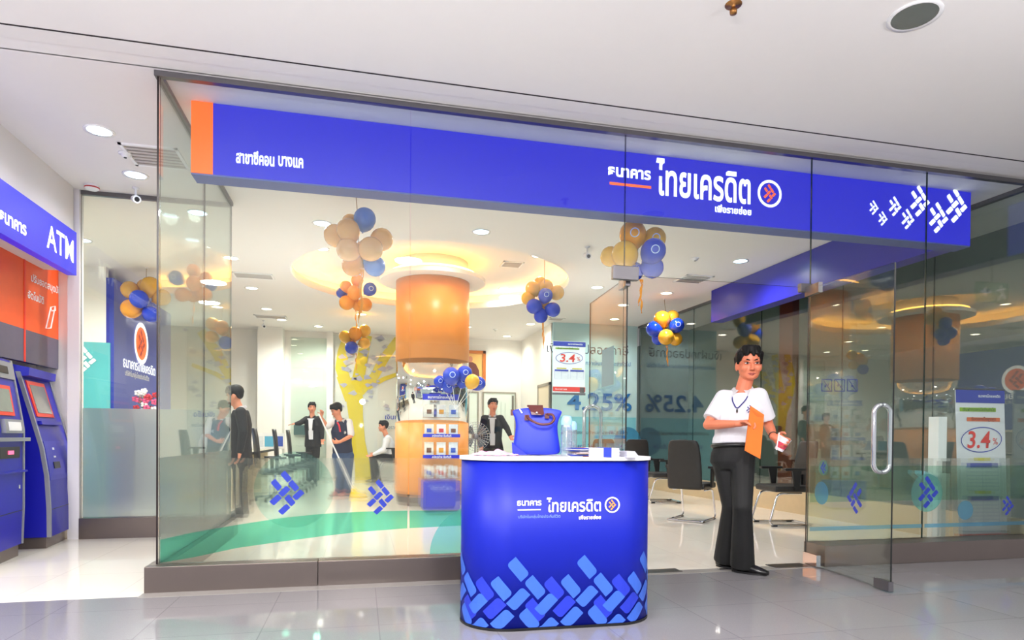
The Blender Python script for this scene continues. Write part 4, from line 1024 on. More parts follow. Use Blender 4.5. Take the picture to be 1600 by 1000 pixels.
# ================================================================== ROLL-UP BANNER AND HANGING POSTER
green_hi = mat('green_marker', (150, 190, 40), .5); org_hi = mat('orange_marker', (226, 110, 60), .5); redp = mat('red_print', (228, 52, 40), .5); yel_hi = mat('yellow_marker', (214, 200, 60), .5)
def rate_sheet(t, c, w, h, fr, full=True):
    """printed sheet: c is the bottom centre, fr its frame"""
    X, U_, N_ = fr; P = lambda u, v: c + X*(u*w) + U_*(v*h)
    R_ = lambda u, v, ww, hh, m, nm, l=.003: rect(P(u, v), ww*w, hh*h, fr, m, t, nm, l)
    R_(0, .955, 1, .09, blue_print, 'header')
    text('ธนาคารไทยเครดิต', P(.18, .958), .45*w, fr, white_print, t, bold=.02, lift=.004)
    R_(-.06, .865, .74, .026, green_hi, 'highlight')
    text('เงินฝากดอกเบี้ยขั้นบันได', P(-.04, .868), .66*w, fr, mat('dark_green_print', (40, 80, 40), .5), t, bold=.01, lift=.005)
    if full:
        R_(.05, .80, .68, .026, org_hi, 'highlight'); text('รับดอกเบี้ยสูงสุด', P(.05, .802), .5*w, fr, mat('dark_red_print', (120, 40, 30), .5), t, bold=.01, lift=.005)
    zc = .665 if full else .68; ez = .085*(1 if full else 1.35)
    bm = NB(); n = 48
    for k, (a, b) in enumerate(((.42, .405),)):
        A = [bm.verts.new(P(a*math.cos(2*math.pi*i/n), zc + ez*math.sin(2*math.pi*i/n) + .008*math.cos(2*math.pi*i/n)) + N_*.003) for i in range(n)]
        Bv = [bm.verts.new(P(b*math.cos(2*math.pi*i/n), zc + ez*.93*math.sin(2*math.pi*i/n) + .008*math.cos(2*math.pi*i/n)) + N_*.003) for i in range(n)]
        for i in range(n): bm.faces.new((A[i], A[(i+1) % n], Bv[(i+1) % n], Bv[i]))
    obj('oval', bm, blue_print, t)
    text('3.4', P(-.05, zc), .46*w, fr, redp, t, bold=.015, lift=.004, slant=.12, height=ez*h*1.35)
    text('%', P(.28, zc-.01), .10*w, fr, redp, t, bold=.0, lift=.004)
    for z0 in ((.46, .24) if full else (.40,)):
        for u in ((0,) if full else (-.24, .24)):
            ww = .64 if full else .42
            R_(u, z0+.075, .34 if full else .3, .02, yel_hi, 'highlight', .004)
            R_(u, z0+.035, ww, .03, blue_print, 'table_head', .0045)
            bm = NB()
            for uu in (-ww/2, 0, ww/2): quad(bm, [P(u+uu-.004, z0-.13) + N_*.0035, P(u+uu+.004, z0-.13) + N_*.0035, P(u+uu+.004, z0+.03) + N_*.0035, P(u+uu-.004, z0+.03) + N_*.0035])
            for k in range(7): quad(bm, [P(u-ww/2, z0-.13+.024*k-.0012) + N_*.0036, P(u+ww/2, z0-.13+.024*k-.0012) + N_*.0036, P(u+ww/2, z0-.13+.024*k+.0012) + N_*.0036, P(u-ww/2, z0-.13+.024*k+.0012) + N_*.0036])
            obj('table_lines', bm, mat('table_print', (168, 174, 206), .5), t)
    if not full:
        R_(0, .07, 1, .09, redp, 'footer'); text('โทร 0 2697 5454', P(-.25, .07), .36*w, fr, white_print, t, bold=.01, lift=.004)
    else: R_(0, .02, 1, .035, redp, 'footer'); R_(0, .055, .9, .004, tb, 'footer_line')
bc = at(1535, 853, 5.72); bx = V((5.66, 4.80, .10))
_n = V((-.12, -1, .0)).normalized(); lean = V((-.028, .02, 1)).normalized(); _x = lean.cross(-_n).normalized()*-1
_x = V((1, -.04, 0)).normalized()
T = thing('roll_up_banner', (bx.x, bx.y, 0), 'white roll-up banner reading 3.4 behind the right front glass', 'banner')
frb = (_x, lean, _x.cross(lean))
bm = NB(); q0 = [bx + _x*(a*.27) + lean*z for a, z in ((-1, 0), (1, 0), (1, 1.40), (-1, 1.40))]; prism(bm, q0, -frb[2]*.004)
obj('print_sheet', bm, mat('banner_white', (228, 228, 236), .5, var=.02), T)
bm = NB(); box(bm, bx.x-.27, bx.x+.27, bx.y-.02, bx.y+.06, 0, .095, .01); obj('base', bm, alu, T)
bm = NB(); q0 = bx + lean*1.40; tube(bm, [q0 - _x*.272, q0 + _x*.272], .009, 8); obj('top_rail', bm, alu, T)
bm = NB(); q0 = bx + V((0, .02, 0)); tube(bm, [q0 - V((0, 0, .01)), q0 + lean*1.40], .008, 8); obj('pole', bm, alu, T)
rate_sheet(T, bx + frb[2]*.002, .54, 1.40, frb)
ph = at(888, 617, 4.95); ph = V((ph.x, 4.63, ph.z))
d_ = at(888, 616.5, 1) - V((0, 0, CAMH)); tt = 4.63/d_.y; ph = V((d_.x*tt, 4.63, CAMH + d_.z*tt))
T = thing('hanging_poster', ph, 'small white poster reading 3.4 stuck inside the front glass above the counter', 'poster')
obj('sheet', boxed(ph.x-.128, ph.x+.128, 4.616, 4.620, ph.z+.002, ph.z+.40), mat('poster_white', (240, 240, 244), .5, var=.01), T)
obj('bottom_clip', boxed(ph.x-.13, ph.x+.13, 4.612, 4.624, ph.z-.004, ph.z+.012), alu, T)
rate_sheet(T, V((ph.x, 4.6155, ph.z+.012)), .256, .385, FRONT, False)
obj('corner_block', boxed(ph.x+.085, ph.x+.122, 4.610, 4.6115, ph.z+.015, ph.z+.055), mat('dark_print', (70, 60, 60), .6), T)
# white pedestal with pale blue tray beside the banner
d_ = at(1479, 851, 1) - V((0, 0, CAMH)); tt = 4.80/d_.y; wx = d_.x*tt - .02
T = thing('white_pedestal', (wx, 4.96, 0), 'narrow white pedestal with a pale blue tray beside the roll-up banner', 'pedestal')
obj('body', boxed(wx-.045, wx+.05, 4.84, 4.95, 0, 1.24, .004), white_print, T)
bm = NB(); prism(bm, [(wx-.19, 4.85, .71), (wx-.046, 4.84, .60), (wx-.046, 4.84, .68), (wx-.19, 4.85, .74)], V((0, .1, 0))); obj('tray', bm, mat('pale_blue_tray', (130, 200, 232), .4), T)
obj('slot', boxed(wx+.0, wx+.045, 4.834, 4.84, .72, .83), black, T)

# ================================================================== WALL PIECES
d_ = at(733, 575, 1) - V((0, 0, CAMH)); tt = 15.15/d_.y; fx_, fz_ = d_.x*tt, CAMH + d_.z*tt
T = thing('framed_portrait', (fx_, 15.17, fz_-.42), 'gold framed portrait of a seated figure on the white wall behind the pillar', 'picture')
bm = NB()
for a in ((-.40, .40, -.42, -.35), (-.40, .40, .35, .42), (-.40, -.33, -.42, .42), (.33, .40, -.42, .42)): box(bm, fx_+a[0], fx_+a[1], 15.12, 15.20, fz_+a[2], fz_+a[3])
obj('frame', bm, mat('gold_frame', (214, 120, 40), .35, .3), T)
obj('canvas', boxed(fx_-.34, fx_+.34, 15.15, 15.19, fz_-.36, fz_+.36), mat('portrait_ground', (250, 196, 110), .6), T)
bm = NB(); bm.faces.new([bm.verts.new((fx_+a, 15.148, fz_+b)) for a, b in ((-.16, -.30), (.26, -.30), (.24, -.05), (.16, .10), (.08, .14), (-.02, .14), (-.10, .08), (-.15, -.06))]); obj('painted_coat', bm, mat('painted_brown', (110, 50, 36), .6), T)
bm = NB(); bm.faces.new([bm.verts.new((fx_+.03+.055*math.cos(a/12*6.283), 15.147, fz_+.21+.075*math.sin(a/12*6.283))) for a in range(12)]); obj('painted_head', bm, skin, T)
def wb(px0, py0, px1, py1, label):
    f = lambda a, b: (lambda d_: V((d_.x*15.18/d_.y, 15.18, CAMH + d_.z*15.18/d_.y)))(at(a, b, 1) - V((0, 0, CAMH)))
    a, b = f(px0, py0), f(px1, py1)
    t = thing('notice_board', ((a.x+b.x)/2, 15.19, b.z), label, 'board')
    obj('panel', boxed(a.x, b.x, 15.165, 15.2, b.z, a.z), mat('pale_board', (228, 240, 232), .35, var=.02), t)
    bm = NB()
    for e in ((a.x-.03, a.x), (b.x, b.x+.03)): box(bm, e[0], e[1], 15.15, 15.2, b.z, a.z+.03)
    box(bm, a.x, b.x, 15.15, 15.2, a.z, a.z+.03); obj('frame', bm, MATS['grey_frame'], t)
    return t, a, b
t, a, b = wb(756, 614, 803, 722, 'pale white notice board on the wall behind the man in the dark jacket')
for i in range(5): obj('pen_line', boxed(a.x+.12+.1*i, a.x+.125+.1*i, 15.155, 15.165, a.z-.75, a.z-.2-.04*(i % 3)), mat('faint_print', (170, 190, 180), .6), t)
obj('side_sign', boxed(b.x-.07, b.x-.02, 15.155, 15.165, a.z-.42, a.z-.05), mat('faint_dark', (110, 110, 100), .6), t)
wb(733, 614, 745, 722, 'narrow pale door panel between the pillar and the notice board')

# ================================================================== FURNITURE
leather = mat('chair_leather', (30, 28, 28), .45, var=.2, scale=20)
def make_chair(label):
    """cantilever visitor chair: faces local -y"""
    t = thing('visitor_chair', (0, 0, 0), label, 'chair', 'black cantilever visitor chairs')
    bm = NB(); box(bm, -.235, .235, -.25, .22, .40, .475, .03); obj('seat', bm, leather, t, local=True, smooth=False)
    bm = NB(); secs = []
    for z, y, w in ((.40, .235, .20), (.44, .245, .215), (.60, .255, .215), (.80, .275, .205), (.94, .300, .19), (.985, .310, .17), (1.0, .315, .14)):
        pts = []
        for i in range(20):
            a = 2*math.pi*i/20; pts.append(V((w*math.copysign(abs(math.cos(a))**.35, math.cos(a)), y + .032*math.copysign(abs(math.sin(a))**.7, math.sin(a)), z)))
        secs.append(pts)
    rings(bm, secs); obj('backrest', bm, leather, t, local=True, smooth=True)
    for s in (-1, 1):
        bm = NB(); tube(bm, bend([(s*.20, .10, .385), (s*.20, -.20, .385), (s*.21, -.30, .05), (s*.21, -.26, .014), (s*.21, .24, .014)], .07), .0125, 10); obj('frame_rail', bm, chrome, t, local=True, smooth=True)
        bm = NB(); box(bm, s*.27-.03, s*.27+.03, -.16, .12, .655, .685, .008); prism(bm, [(s*.265-.012, -.06, .655), (s*.265-.012, .05, .655), (s*.255-.012, .03, .42), (s*.255-.012, -.02, .42)], V((.024, 0, 0))); ar = obj('armrest', bm, black, t, local=True)
        for yy in (-.24, .19):
            obj('foot_pad', boxed(s*.21-.016, s*.21+.016, yy-.03, yy+.03, 0, .018), black, t, local=True)
    bm = NB(); tube(bm, [(-.21, .24, .014), (.21, .24, .014)], .0125, 10); obj('cross_bar', bm, chrome, t, local=True)
    bm = NB(); box(bm, -.03, .03, .20, .25, .42, .60); obj('back_bracket', bm, black, t, local=True)
    return t
ch = make_chair('black visitor chair seen from behind just right of the counter')
def cplace(px, d, rz): p = at(px, 800, d); return V((p.x, p.y, 0)), math.radians(rz)
ch.location, ch.rotation_euler.z = cplace(1080, 8.05, 132)
for px, d, rz, lb in ((1225, 7.72, -96, 'black visitor chair in side view right of the walking man, behind the glass door'), (1035, 10.3, -95, 'black visitor chair behind the chair seen from the back, its chrome sled showing at left'),
                      (936, 11.6, 172, 'black visitor chair in front of the promotion wall, left of the open glass door edge'), (990, 11.3, 165, 'black visitor chair at the promotion wall, behind the door edge')):
    l, r = cplace(px, d, rz); dup(ch, l, r, lb)
# service desk at left with leaflet holders, screens and chairs
dk = mat('desk_cream', (226, 214, 186), .4)
DX0, DX1, DY0, DY1 = -2.45, -1.62, 9.4, 13.0
T = thing('service_desk', ((DX0+DX1)/2, (DY0+DY1)/2, 0), 'long cream service desk at the left of the shop', 'desk')
obj('top', boxed(DX0, DX1, DY0, DY1, .72, .76, .005), dk, T); obj('front_panel', boxed(DX0+.08, DX0+.12, DY0+.05, DY1-.05, 0, .72), dk, T)
obj('end_panel', boxed(DX0+.12, DX1-.1, DY0+.05, DY0+.09, 0, .72), dk, T); obj('end_panel', boxed(DX0+.12, DX1-.1, DY1-.09, DY1-.05, 0, .72), dk, T)
obj('edge_strip', boxed(DX1, DX1+.008, DY0, DY1, .72, .76), black, T)
for y, lb in ((10.0, 'first'), (11.05, 'second'), (12.0, 'third')):
    t = thing('computer_screen', (-2.12, y, .76), 'black computer screen on the service desk, %s from the glass' % lb, 'screen', rz=math.radians(25))
    obj('housing', boxed(-.22, .22, -.02, .02, .12, .44, .015), black, t, local=True); obj('display', boxed(-.20, .20, -.024, -.02, .14, .42), mat('screen_blue', (90, 150, 220), .2, emit=.15), t, local=True)
    bm = NB(); box(bm, -.025, .025, -.01, .02, .01, .14); obj('stem', bm, black, t, local=True); obj('foot', boxed(-.11, .11, -.08, .08, 0, .012), black, t, local=True)
for (px, d, m, lb) in ((384, 10.9, art[2], 'nearest the dark suit'), (404, 11.35, cols[2], 'left of the tallest chair back'), (420, 11.8, mat('holder_cyan', (90, 180, 220), .4), 'between the two left chairs'), (435, 12.1, art[2], 'at the far right end of the desk')):
    p = at(px, 690, d); t = thing('display_card', (p.x, p.y, .76), 'pale display card on the service desk, ' + lb, 'display card', rz=math.radians(12))
    obj('card', boxed(-.10, .10, -.004, .004, .01, .30), white_print, t, local=True); obj('picture', boxed(-.08, .08, -.007, -.004, .05, .24), m, t, local=True); obj('foot', boxed(-.10, .10, -.05, .05, 0, .01), acryl, t, local=True)
def make_task(label):
    t = thing('task_chair', (0, 0, 0), label, 'chair', 'black task chairs at the service desk')
    bm = NB(); box(bm, -.24, .24, -.24, .22, .42, .50, .03); obj('seat', bm, leather, t, local=True)
    bm = NB(); secs = []
    for z, y, w in ((.52, .235, .17), (.60, .25, .215), (.78, .26, .225), (.95, .275, .205), (1.06, .29, .16), (1.11, .297, .10), (1.125, .30, .05)):
        secs.append([V((w*math.copysign(abs(math.cos(2*math.pi*i/20))**.6, math.cos(2*math.pi*i/20)), y + .035*math.sin(2*math.pi*i/20), z)) for i in range(20)])
    rings(bm, secs); obj('backrest', bm, leather, t, local=True, smooth=True)
    bm = NB(); capsule(bm, (0, 0, .06), (0, 0, .43), .028, .028, 12, True); obj('column', bm, chrome, t, local=True)
    for k in range(5):
        a = 2*math.pi*k/5; e = V((.27*math.cos(a), .27*math.sin(a), .07)); bm = NB(); capsule(bm, (0, 0, .09), e, .022, .016, 8); lg = obj('leg', bm, black, t, local=True)
        bm = NB(); ell(bm, e - V((0, 0, .038)), (.022, .022, .03), n=10, m=6); obj('caster', bm, black, lg, local=True)
    for s in (-1, 1):
        bm = NB(); box(bm, s*.27-.025, s*.27+.025, -.13, .12, .66, .69, .008); box(bm, s*.26-.012, s*.26+.012, -.02, .03, .44, .67); obj('armrest', bm, black, t, local=True)
    return t
tc_ = make_task('black task chair at the service desk, nearest of three')
tc_.location, tc_.rotation_euler.z = cplace(429, 9.9, 105)
for px, d, lb in ((456, 11.2, 'black task chair at the service desk, middle of three'), (474, 12.6, 'black task chair at the service desk, farthest, beside the pointing person')):
    l, r = cplace(px, d, 100); dup(tc_, l, r, lb)
# teller counter behind the lobby glass with flowers
T = thing('teller_counter', (-2.9, 11.2, 0), 'teller counter in front of the blue bank wall', 'counter')
obj('front', boxed(-2.75, -2.65, 10.15, 12.6, 0, 1.22), mat('counter_front', (150, 140, 136), .4), T); obj('top', boxed(-3.05, -2.6, 10.1, 12.65, 1.22, 1.27), dk, T)
p = at(226, 640, 9.30); T = thing('flower_vase', (p.x, p.y, 1.27), 'vase of pink and white flowers on the teller counter behind the lobby glass', 'flowers')
bm = NB(); lathe(bm, [(.001, 0), (.05, 0), (.075, .05), (.06, .10), (.05, .12)], (p.x, p.y, 1.27), 16, cap=False); obj('vase', bm, white_print, T, smooth=True)
for i in range(18):
    a = random.uniform(0, 6.28); r = random.uniform(.02, .19); c = V((p.x + r*math.cos(a), p.y + .5*r*math.sin(a), 1.42 + random.uniform(0, .24) - r*.3))
    m = [mat('flower_pink', (232, 90, 140), .6), mat('flower_white', (245, 238, 240), .6), mat('flower_red', (200, 40, 60), .6)][i % 3]
    bm = NB()
    for k in range(5): ell(bm, c + V((.026*math.cos(k*1.257), .012*math.sin(k*2), .026*math.sin(k*1.257))), (.022, .016, .022), n=8, m=5)
    f = obj('flower', bm, m, T, smooth=True)
    bm = NB(); capsule(bm, (p.x, p.y, 1.36), c, .004, .003, 5, True); obj('stem', bm, mat('stem_green', (60, 120, 50), .6), f)
# pedestal fan
p = at(742, 760, 11.3); fz = at(744, 682, 11.3).z
T = thing('pedestal_fan', (p.x, p.y, 0), 'grey pedestal fan standing beside the man in the dark jacket', 'fan')
bm = NB(); lathe(bm, [(.20, 0), (.20, .02), (.05, .04), (.02, .05)], (p.x, p.y, 0), 24); obj('base', bm, atm_grey, T, smooth=True)
bm = NB(); capsule(bm, (p.x, p.y, .04), (p.x, p.y, fz-.05), .016, .014, 10, True); obj('pole', bm, atm_grey, T)
bm = NB(); capsule(bm, (p.x, p.y-.01, fz), (p.x, p.y+.16, fz), .06, .05, 14); obj('motor', bm, atm_grey, T, smooth=True)
bm = NB()
for k in range(5): tube(bm, [(p.x + (.25-.0*k)*(1-.17*k)*math.cos(2*math.pi*i/32), p.y - .06 - .006*k, fz + .25*(1-.17*k)*math.sin(2*math.pi*i/32)) for i in range(32)], .004, 5, True)
for k in range(28):
    a = 2*math.pi*k/28; tube(bm, [(p.x+.05*math.cos(a), p.y-.09, fz+.05*math.sin(a)), (p.x+.25*math.cos(a), p.y-.06, fz+.25*math.sin(a)), (p.x+.22*math.cos(a), p.y+.03, fz+.22*math.sin(a))], .0025, 4)
obj('grille', bm, chrome, T)
for k in range(4):
    a0 = math.pi/2*k + .4; bm = NB(); n = 8
    prism(bm, [(p.x + r*math.cos(a0+t), p.y - .02 + .02*t, fz + r*math.sin(a0+t)) for r, t in ((.05, 0), (.21, -.1), (.225, .35), (.20, .8), (.05, .7))], V((0, -.003, 0))); obj('blade', bm, mat('fan_blade', (110, 120, 124), .35), T)

# ================================================================== PEOPLE
def unit(v): return V(v).normalized()
def head_prims(bm, c, f, s=1.0):
    """cranium, jaw, nose, ears: c is the middle of the head at eye height, f where it looks"""
    f = unit(f); r = f.cross(V((0, 0, 1))).normalized(); u = r.cross(f).normalized(); fr = (r, f, u)
    P = lambda a, b, d: c + r*(a*s) + f*(b*s) + u*(d*s)
    ell(bm, P(0, -.008, .028), (.074*s, .094*s, .088*s), fr)
    ell(bm, P(0, .018, -.040), (.068*s, .068*s, .068*s), fr)
    ell(bm, P(0, .034, -.074), (.055*s, .051*s, .034*s), fr)
    ell(bm, P(0, .068, -.090), (.026*s, .017*s, .016*s), fr)
    for k in (-1, 1):
        ell(bm, P(k*.040, .056, -.030), (.026*s, .026*s, .028*s), fr)
        ell(bm, P(k*.076, -.006, -.016), (.010*s, .020*s, .032*s), fr)
        ell(bm, P(k*.030, .070, .020), (.026*s, .014*s, .008*s), fr)
        ell(bm, P(k*.010, .092, -.040), (.009*s, .010*s, .008*s), fr)
    capsule(bm, P(0, .080, .004), P(0, .099, -.036), .008*s, .0115*s)
    return P, fr
def face_parts(par, P, fr, s, fine=True):
    for k in (-1, 1):
        bm = NB(); ell(bm, P(k*.031, .0765, .0), (.0145*s, .0085*s, .0046*s), fr, 12, 8); e = obj('eye', bm, eye_white, par, smooth=True)
        bm = NB(); ell(bm, P(k*.031 - .001, .0815, .0), (.0078*s, .0056*s, .0050*s), fr, 10, 6); obj('iris', bm, iris, e, smooth=True)
        bm = NB(); tube(bm, [P(k*.014, .0835, .019), P(k*.030, .083, .0245), P(k*.048, .070, .019)], [.0030*s, .0042*s, .0022*s], 6); obj('eyebrow', bm, hair, par, smooth=True)
        if fine:
            bm = NB(); tube(bm, [P(k*.0155, .0835, .002), P(k*.031, .0855, .0068), P(k*.047, .073, .003)], [.0016*s, .0022*s, .0016*s], 6); obj('eyelid', bm, mat('lid_line', (60, 34, 28), .6), par, smooth=True)
    bm = NB(); tube(bm, [P(-.024, .078, -.068), P(-.010, .088, -.0655), P(0, .0885, -.067), P(.010, .088, -.0655), P(.024, .078, -.068)], [.002*s, .0045*s, .0042*s, .0045*s, .002*s], 8)
    tube(bm, [P(-.020, .078, -.071), P(0, .088, -.0755), P(.020, .078, -.071)], [.002*s, .0052*s, .002*s], 8); obj('lips', bm, lip, par, smooth=True)
def hair_cap(par, P, fr, s, voxel, long=False):
    bm = NB()
    ell(bm, P(0, -.020, .044), (.086*s, .098*s, .085*s), fr)
    ell(bm, P(0, -.045, .015), (.074*s, .058*s, .072*s), fr)
    for a, b in ((-.055, .058), (-.03, .076), (-.005, .083), (.02, .080), (.045, .068)):
        capsule(bm, P(a*.8, b-.03, .100), P(a*1.08+.010*math.sin(a*90), b+.004, .057 + .007*math.sin(a*160)), .025*s, .009*s)
    for k in (-1, 1):
        capsule(bm, P(k*.068, .034, .066), P(k*.076, .016, .004), .019*s, .007*s); capsule(bm, P(k*.068, -.035, .04), P(k*.062, -.055, -.03), .022*s, .012*s)
    if long: ell(bm, P(0, -.075, -.03), (.06*s, .05*s, .08*s), fr)
    return blob('hair', bm, hair, par, voxel, 2)
def hand_prims(bm, wrist, d, palm, side, curl=.35, s=1.0, spread=.0, grip=None):
    """d: wrist to knuckles, palm: way the palm faces, side: towards the thumb; curl in radians per joint"""
    d, palm = unit(d), unit(palm); side = unit(side); palm = unit(palm - d*palm.dot(d)); side = unit(d.cross(palm))*(1 if d.cross(palm).dot(side) > 0 else -1)
    k = wrist + d*.088*s
    capsule(bm, wrist - d*.01, wrist + d*.02, .024*s, .026*s)
    ell(bm, wrist + d*.05*s, (.042*s, .052*s, .017*s), (side, d, palm))
    L = [(.030, .040, .026, .019), (.010, .045, .029, .021), (-.011, .042, .027, .020), (-.031, .033, .021, .017)]
    for i, (o, a, b, c) in enumerate(L):
        p = k + side*(o*s) - d*(.004 if i in (0, 3) else 0); ang = curl*(.8 + .12*i); dd = unit(d + side*(o*spread))
        r = (.0092 - .0006*(i == 3))*s
        for ln, rr in ((a, .95), (b, .88), (c, .78)):
            dd2 = unit(dd*math.cos(ang) + palm*math.sin(ang)); q = p + dd2*ln*s
            capsule(bm, p, q, r*rr*1.06, r*rr, 10); palm = unit(palm*math.cos(ang) - dd*math.sin(ang)); dd = dd2; p = q
        palm = unit(grip or 0 or V(palm)) if False else palm
        # restore the palm direction for the next finger
        palm = unit(hand_prims.p0 - d*hand_prims.p0.dot(d)) if False else unit(PALM0[0])
    t0 = wrist + d*.026*s + side*.026*s; t1 = t0 + unit(d*.55 + side*.8 + palm*.35)*.036*s; t2 = t1 + unit(d*.85 + side*.25 + palm*(.3 + curl*.5))*.030*s; t3 = t2 + unit(d*.8 - side*.1 + palm*(.4 + curl*.6))*.024*s
    capsule(bm, t0, t1, .014*s, .0112*s, 10); capsule(bm, t1, t2, .0112*s, .0100*s, 10); capsule(bm, t2, t3, .0098*s, .008*s, 10)
PALM0 = [V((0, 0, 1))]
def hand(bm, wrist, d, palm, side, curl=.35, s=1.0, spread=2.0):
    d = unit(d); p = unit(palm); p = unit(p - d*p.dot(d)); PALM0[0] = p
    hand_prims(bm, wrist, d, p, side, curl, s, spread)
def person(label, J, f, hf, st, s=1.0, voxel=.012, fine=False):
    """J: joints in world space; f: way the body faces; hf: way the head looks"""
    f = unit(f); r = f.cross(V((0, 0, 1))).normalized(); up = V((0, 0, 1))
    foot_mid = (J['ar'] + J['al'])/2
    root = thing('person', (foot_mid.x, foot_mid.y, 0), label, 'person')
    pel = (J['hr'] + J['hl'])/2; nk = J['nk']; ax = unit(nk - pel); sr = unit(J['sr'] - J['sl']); fr_ = unit(up.cross(sr)) if up.cross(sr).dot(f) > 0 else -unit(up.cross(sr)); ff = unit(fr_ - ax*fr_.dot(ax))
    sw = (J['sr'] - J['sl']).length/2; sh = (J['sr'] + J['sl'])/2
    T_ = lambda t: pel + (sh - pel)*t
    b = NB()
    skinm = st.get('skin', skin)
    loft(b, [(T_(-.12), sr, ff, .10*s, .08*s), (T_(.0), sr, ff, .145*s, .098*s), (T_(.35), sr, ff, .125*s, .088*s), (T_(.72), sr, ff, .150*s, .10*s), (T_(.95), sr, ff, sw*.82, .078*s), (T_(1.06), sr, ff, sw*.45, .06*s)])
    hs = s*st.get('head', 1.06)
    capsule(b, sh - ax*.02, J['hd'] + V((0, 0, -.04*s)), .060*s, .053*s)
    P, hfr = head_prims(b, J['hd'], hf, hs)
    for k in 'rl':
        S_, E_, Wr = J['s'+k], J['e'+k], J['w'+k]
        capsule(b, S_, E_, .046*s, .037*s); capsule(b, E_, E_ + (Wr - E_)*.35, .037*s, .037*s); capsule(b, E_ + (Wr - E_)*.35, Wr, .037*s, .025*s)
        hd_, pm, sd, cu = J['hand'+k]; hand(b, Wr, hd_, pm, sd, cu, s)
        H_, K_, A_ = J['h'+k], J['k'+k], J['a'+k]
        capsule(b, H_, K_, .070*s, .052*s); capsule(b, K_, K_ + (A_-K_)*.35, .05*s, .053*s); capsule(b, K_ + (A_-K_)*.35, A_, .053*s, .034*s)
        td = unit(J['t'+k]); capsule(b, A_ - V((0, 0, .03)), A_ + td*.10*s - V((0, 0, A_.z - .035 if A_.z < .2 else .045)), .03*s, .024*s)
    blob('body', b, skinm, root, voxel if not fine else .0042, 5 if fine else 3)
    face_parts(root, P, hfr, hs, fine)
    hair_cap(root, P, hfr, hs, .008 if not fine else .005, st.get('long', False))
    # trousers
    b = NB(); g = st.get('flare', .072)
    loft(b, [(T_(.16), sr, ff, .150*s, .108*s), (T_(.02), sr, ff, .166*s, .120*s), (T_(-.10), sr, ff, .165*s, .122*s), (T_(-.24), sr, ff, .11*s, .10*s)])
    for k in 'rl':
        H_, K_, A_ = J['h'+k], J['k'+k], J['a'+k]
        capsule(b, H_, K_, .094*s, .072*s); capsule(b, K_, K_ + (A_-K_)*.2, .072*s, .070*s); e = A_ + unit(A_-K_)*.035
        capsule(b, K_ + (A_-K_)*.1, e, .071*s, g*s, flat=True)
    blob('trousers', b, st['pants'], root, max(voxel*.8, .008), 3)
    if st.get('belt'):
        b = NB(); c0 = T_(.165); tube(b, [c0 + sr*(.160*s*math.cos(2*math.pi*i/28)) + ff*(.118*s*math.sin(2*math.pi*i/28)) for i in range(28)], .016, 8, True); obj('belt', b, black, root, smooth=True)
    # shoes
    for k in 'rl':
        A_ = J['a'+k]; td = unit(J['t'+k]); td = unit(V((td.x, td.y, 0))); sd = td.cross(up); z0 = A_.z - .085
        b = NB(); base = V((A_.x, A_.y, z0))
        loft(b, [(base - td*.075*s + up*.04, sd, up, .026, .034), (base - td*.06*s + up*.048, sd, up, .036, .047), (base + td*.02*s + up*.047, sd, up, .040, .046), (base + td*.10*s + up*.034, sd, up, .046, .034), (base + td*.165*s + up*.024, sd, up, .036, .023), (base + td*.195*s + up*.020, sd, up, .016, .014)], 16)
        o = obj('shoe', b, st.get('shoes', shoe_black), root, smooth=True)
        b = NB(); loft(b, [(base - td*.07*s + up*.0, sd, td, .002, .002), (base + td*.05*s + up*.001, sd, td, .044, .132*s), (base + td*.05*s + up*.014, sd, td, .043, .13*s)], 20); obj('sole', b, black, o)
    # upper garment
    kind = st['top']; b = NB(); hem = {'polo': .20, 'shirt': .12, 'vest': .08, 'jacket': -.14}[kind]; gr = {'polo': .018, 'shirt': .016, 'vest': .022, 'jacket': .026}[kind]*s
    wh_ = [(hem, .150, .104), (hem+.10, .150, .104), (.36, .140, .100), (.72, .158, .108), (.93, None, .086), (1.03, None, .066)]
    secs = []
    for t, a, dd in wh_:
        a_ = a*s if a else (sw*.84 if t < 1 else sw*.48); fl = st.get('hem', 0) if t < .1 else 0
        secs.append((T_(t), sr, ff, a_ + gr + fl, dd*s + gr + fl*.6))
    loft(b, secs)
    slv = st.get('sleeve', 'long')
    for k in 'rl':
        S_, E_, Wr = J['s'+k], J['e'+k], J['w'+k]; base = sh + (S_ - sh)*.45 - ax*.015
        capsule(b, base, S_ - ax*.01, .062*s, .060*s + gr*.4)
        if slv == 'long':
            capsule(b, S_ - ax*.01, E_, .058*s + gr*.4, .050*s + gr*.3); capsule(b, E_, E_ + (Wr-E_)*.95, .050*s + gr*.3, .037*s + gr*.2, flat=False)
        elif slv == 'short': capsule(b, S_ - ax*.01, S_ + (E_-S_)*.80, .060*s + gr*.4, .064*s + gr*.2, flat=True); capsule(b, S_ - ax*.01, S_ + (E_-S_)*.5, .060*s + gr*.4, .062*s + gr*.2)
    garment = blob({'polo': 'polo_shirt', 'shirt': 'shirt', 'vest': 'vest', 'jacket': 'jacket'}[kind], b, st['topm'], root, max(voxel*.8, .006), 4)
    fcol = st.get('collar', st['topm']); cb = sh + ax*.045 + ff*.0
    b = NB()
    for k in (-1, 1):
        p = [cb - sr*(-k)*.0, ]
        A0 = cb - ff*.062*s + sr*k*.018*s + ax*.035; A1 = cb + sr*k*.070*s + ax*.025; A2 = cb + ff*.066*s + sr*k*.018*s - ax*.012; A3 = cb + ff*.088*s + sr*k*.052*s - ax*.05; A4 = cb + sr*k*.098*s - ax*.018; A5 = cb - ff*.075*s + sr*k*.02*s + ax*.0
        top = [A0, A1, A2]; bot = [A5, A4, A3]
        for i in range(2): 
            quad(b, [top[i], top[i+1], bot[i+1], bot[i]])
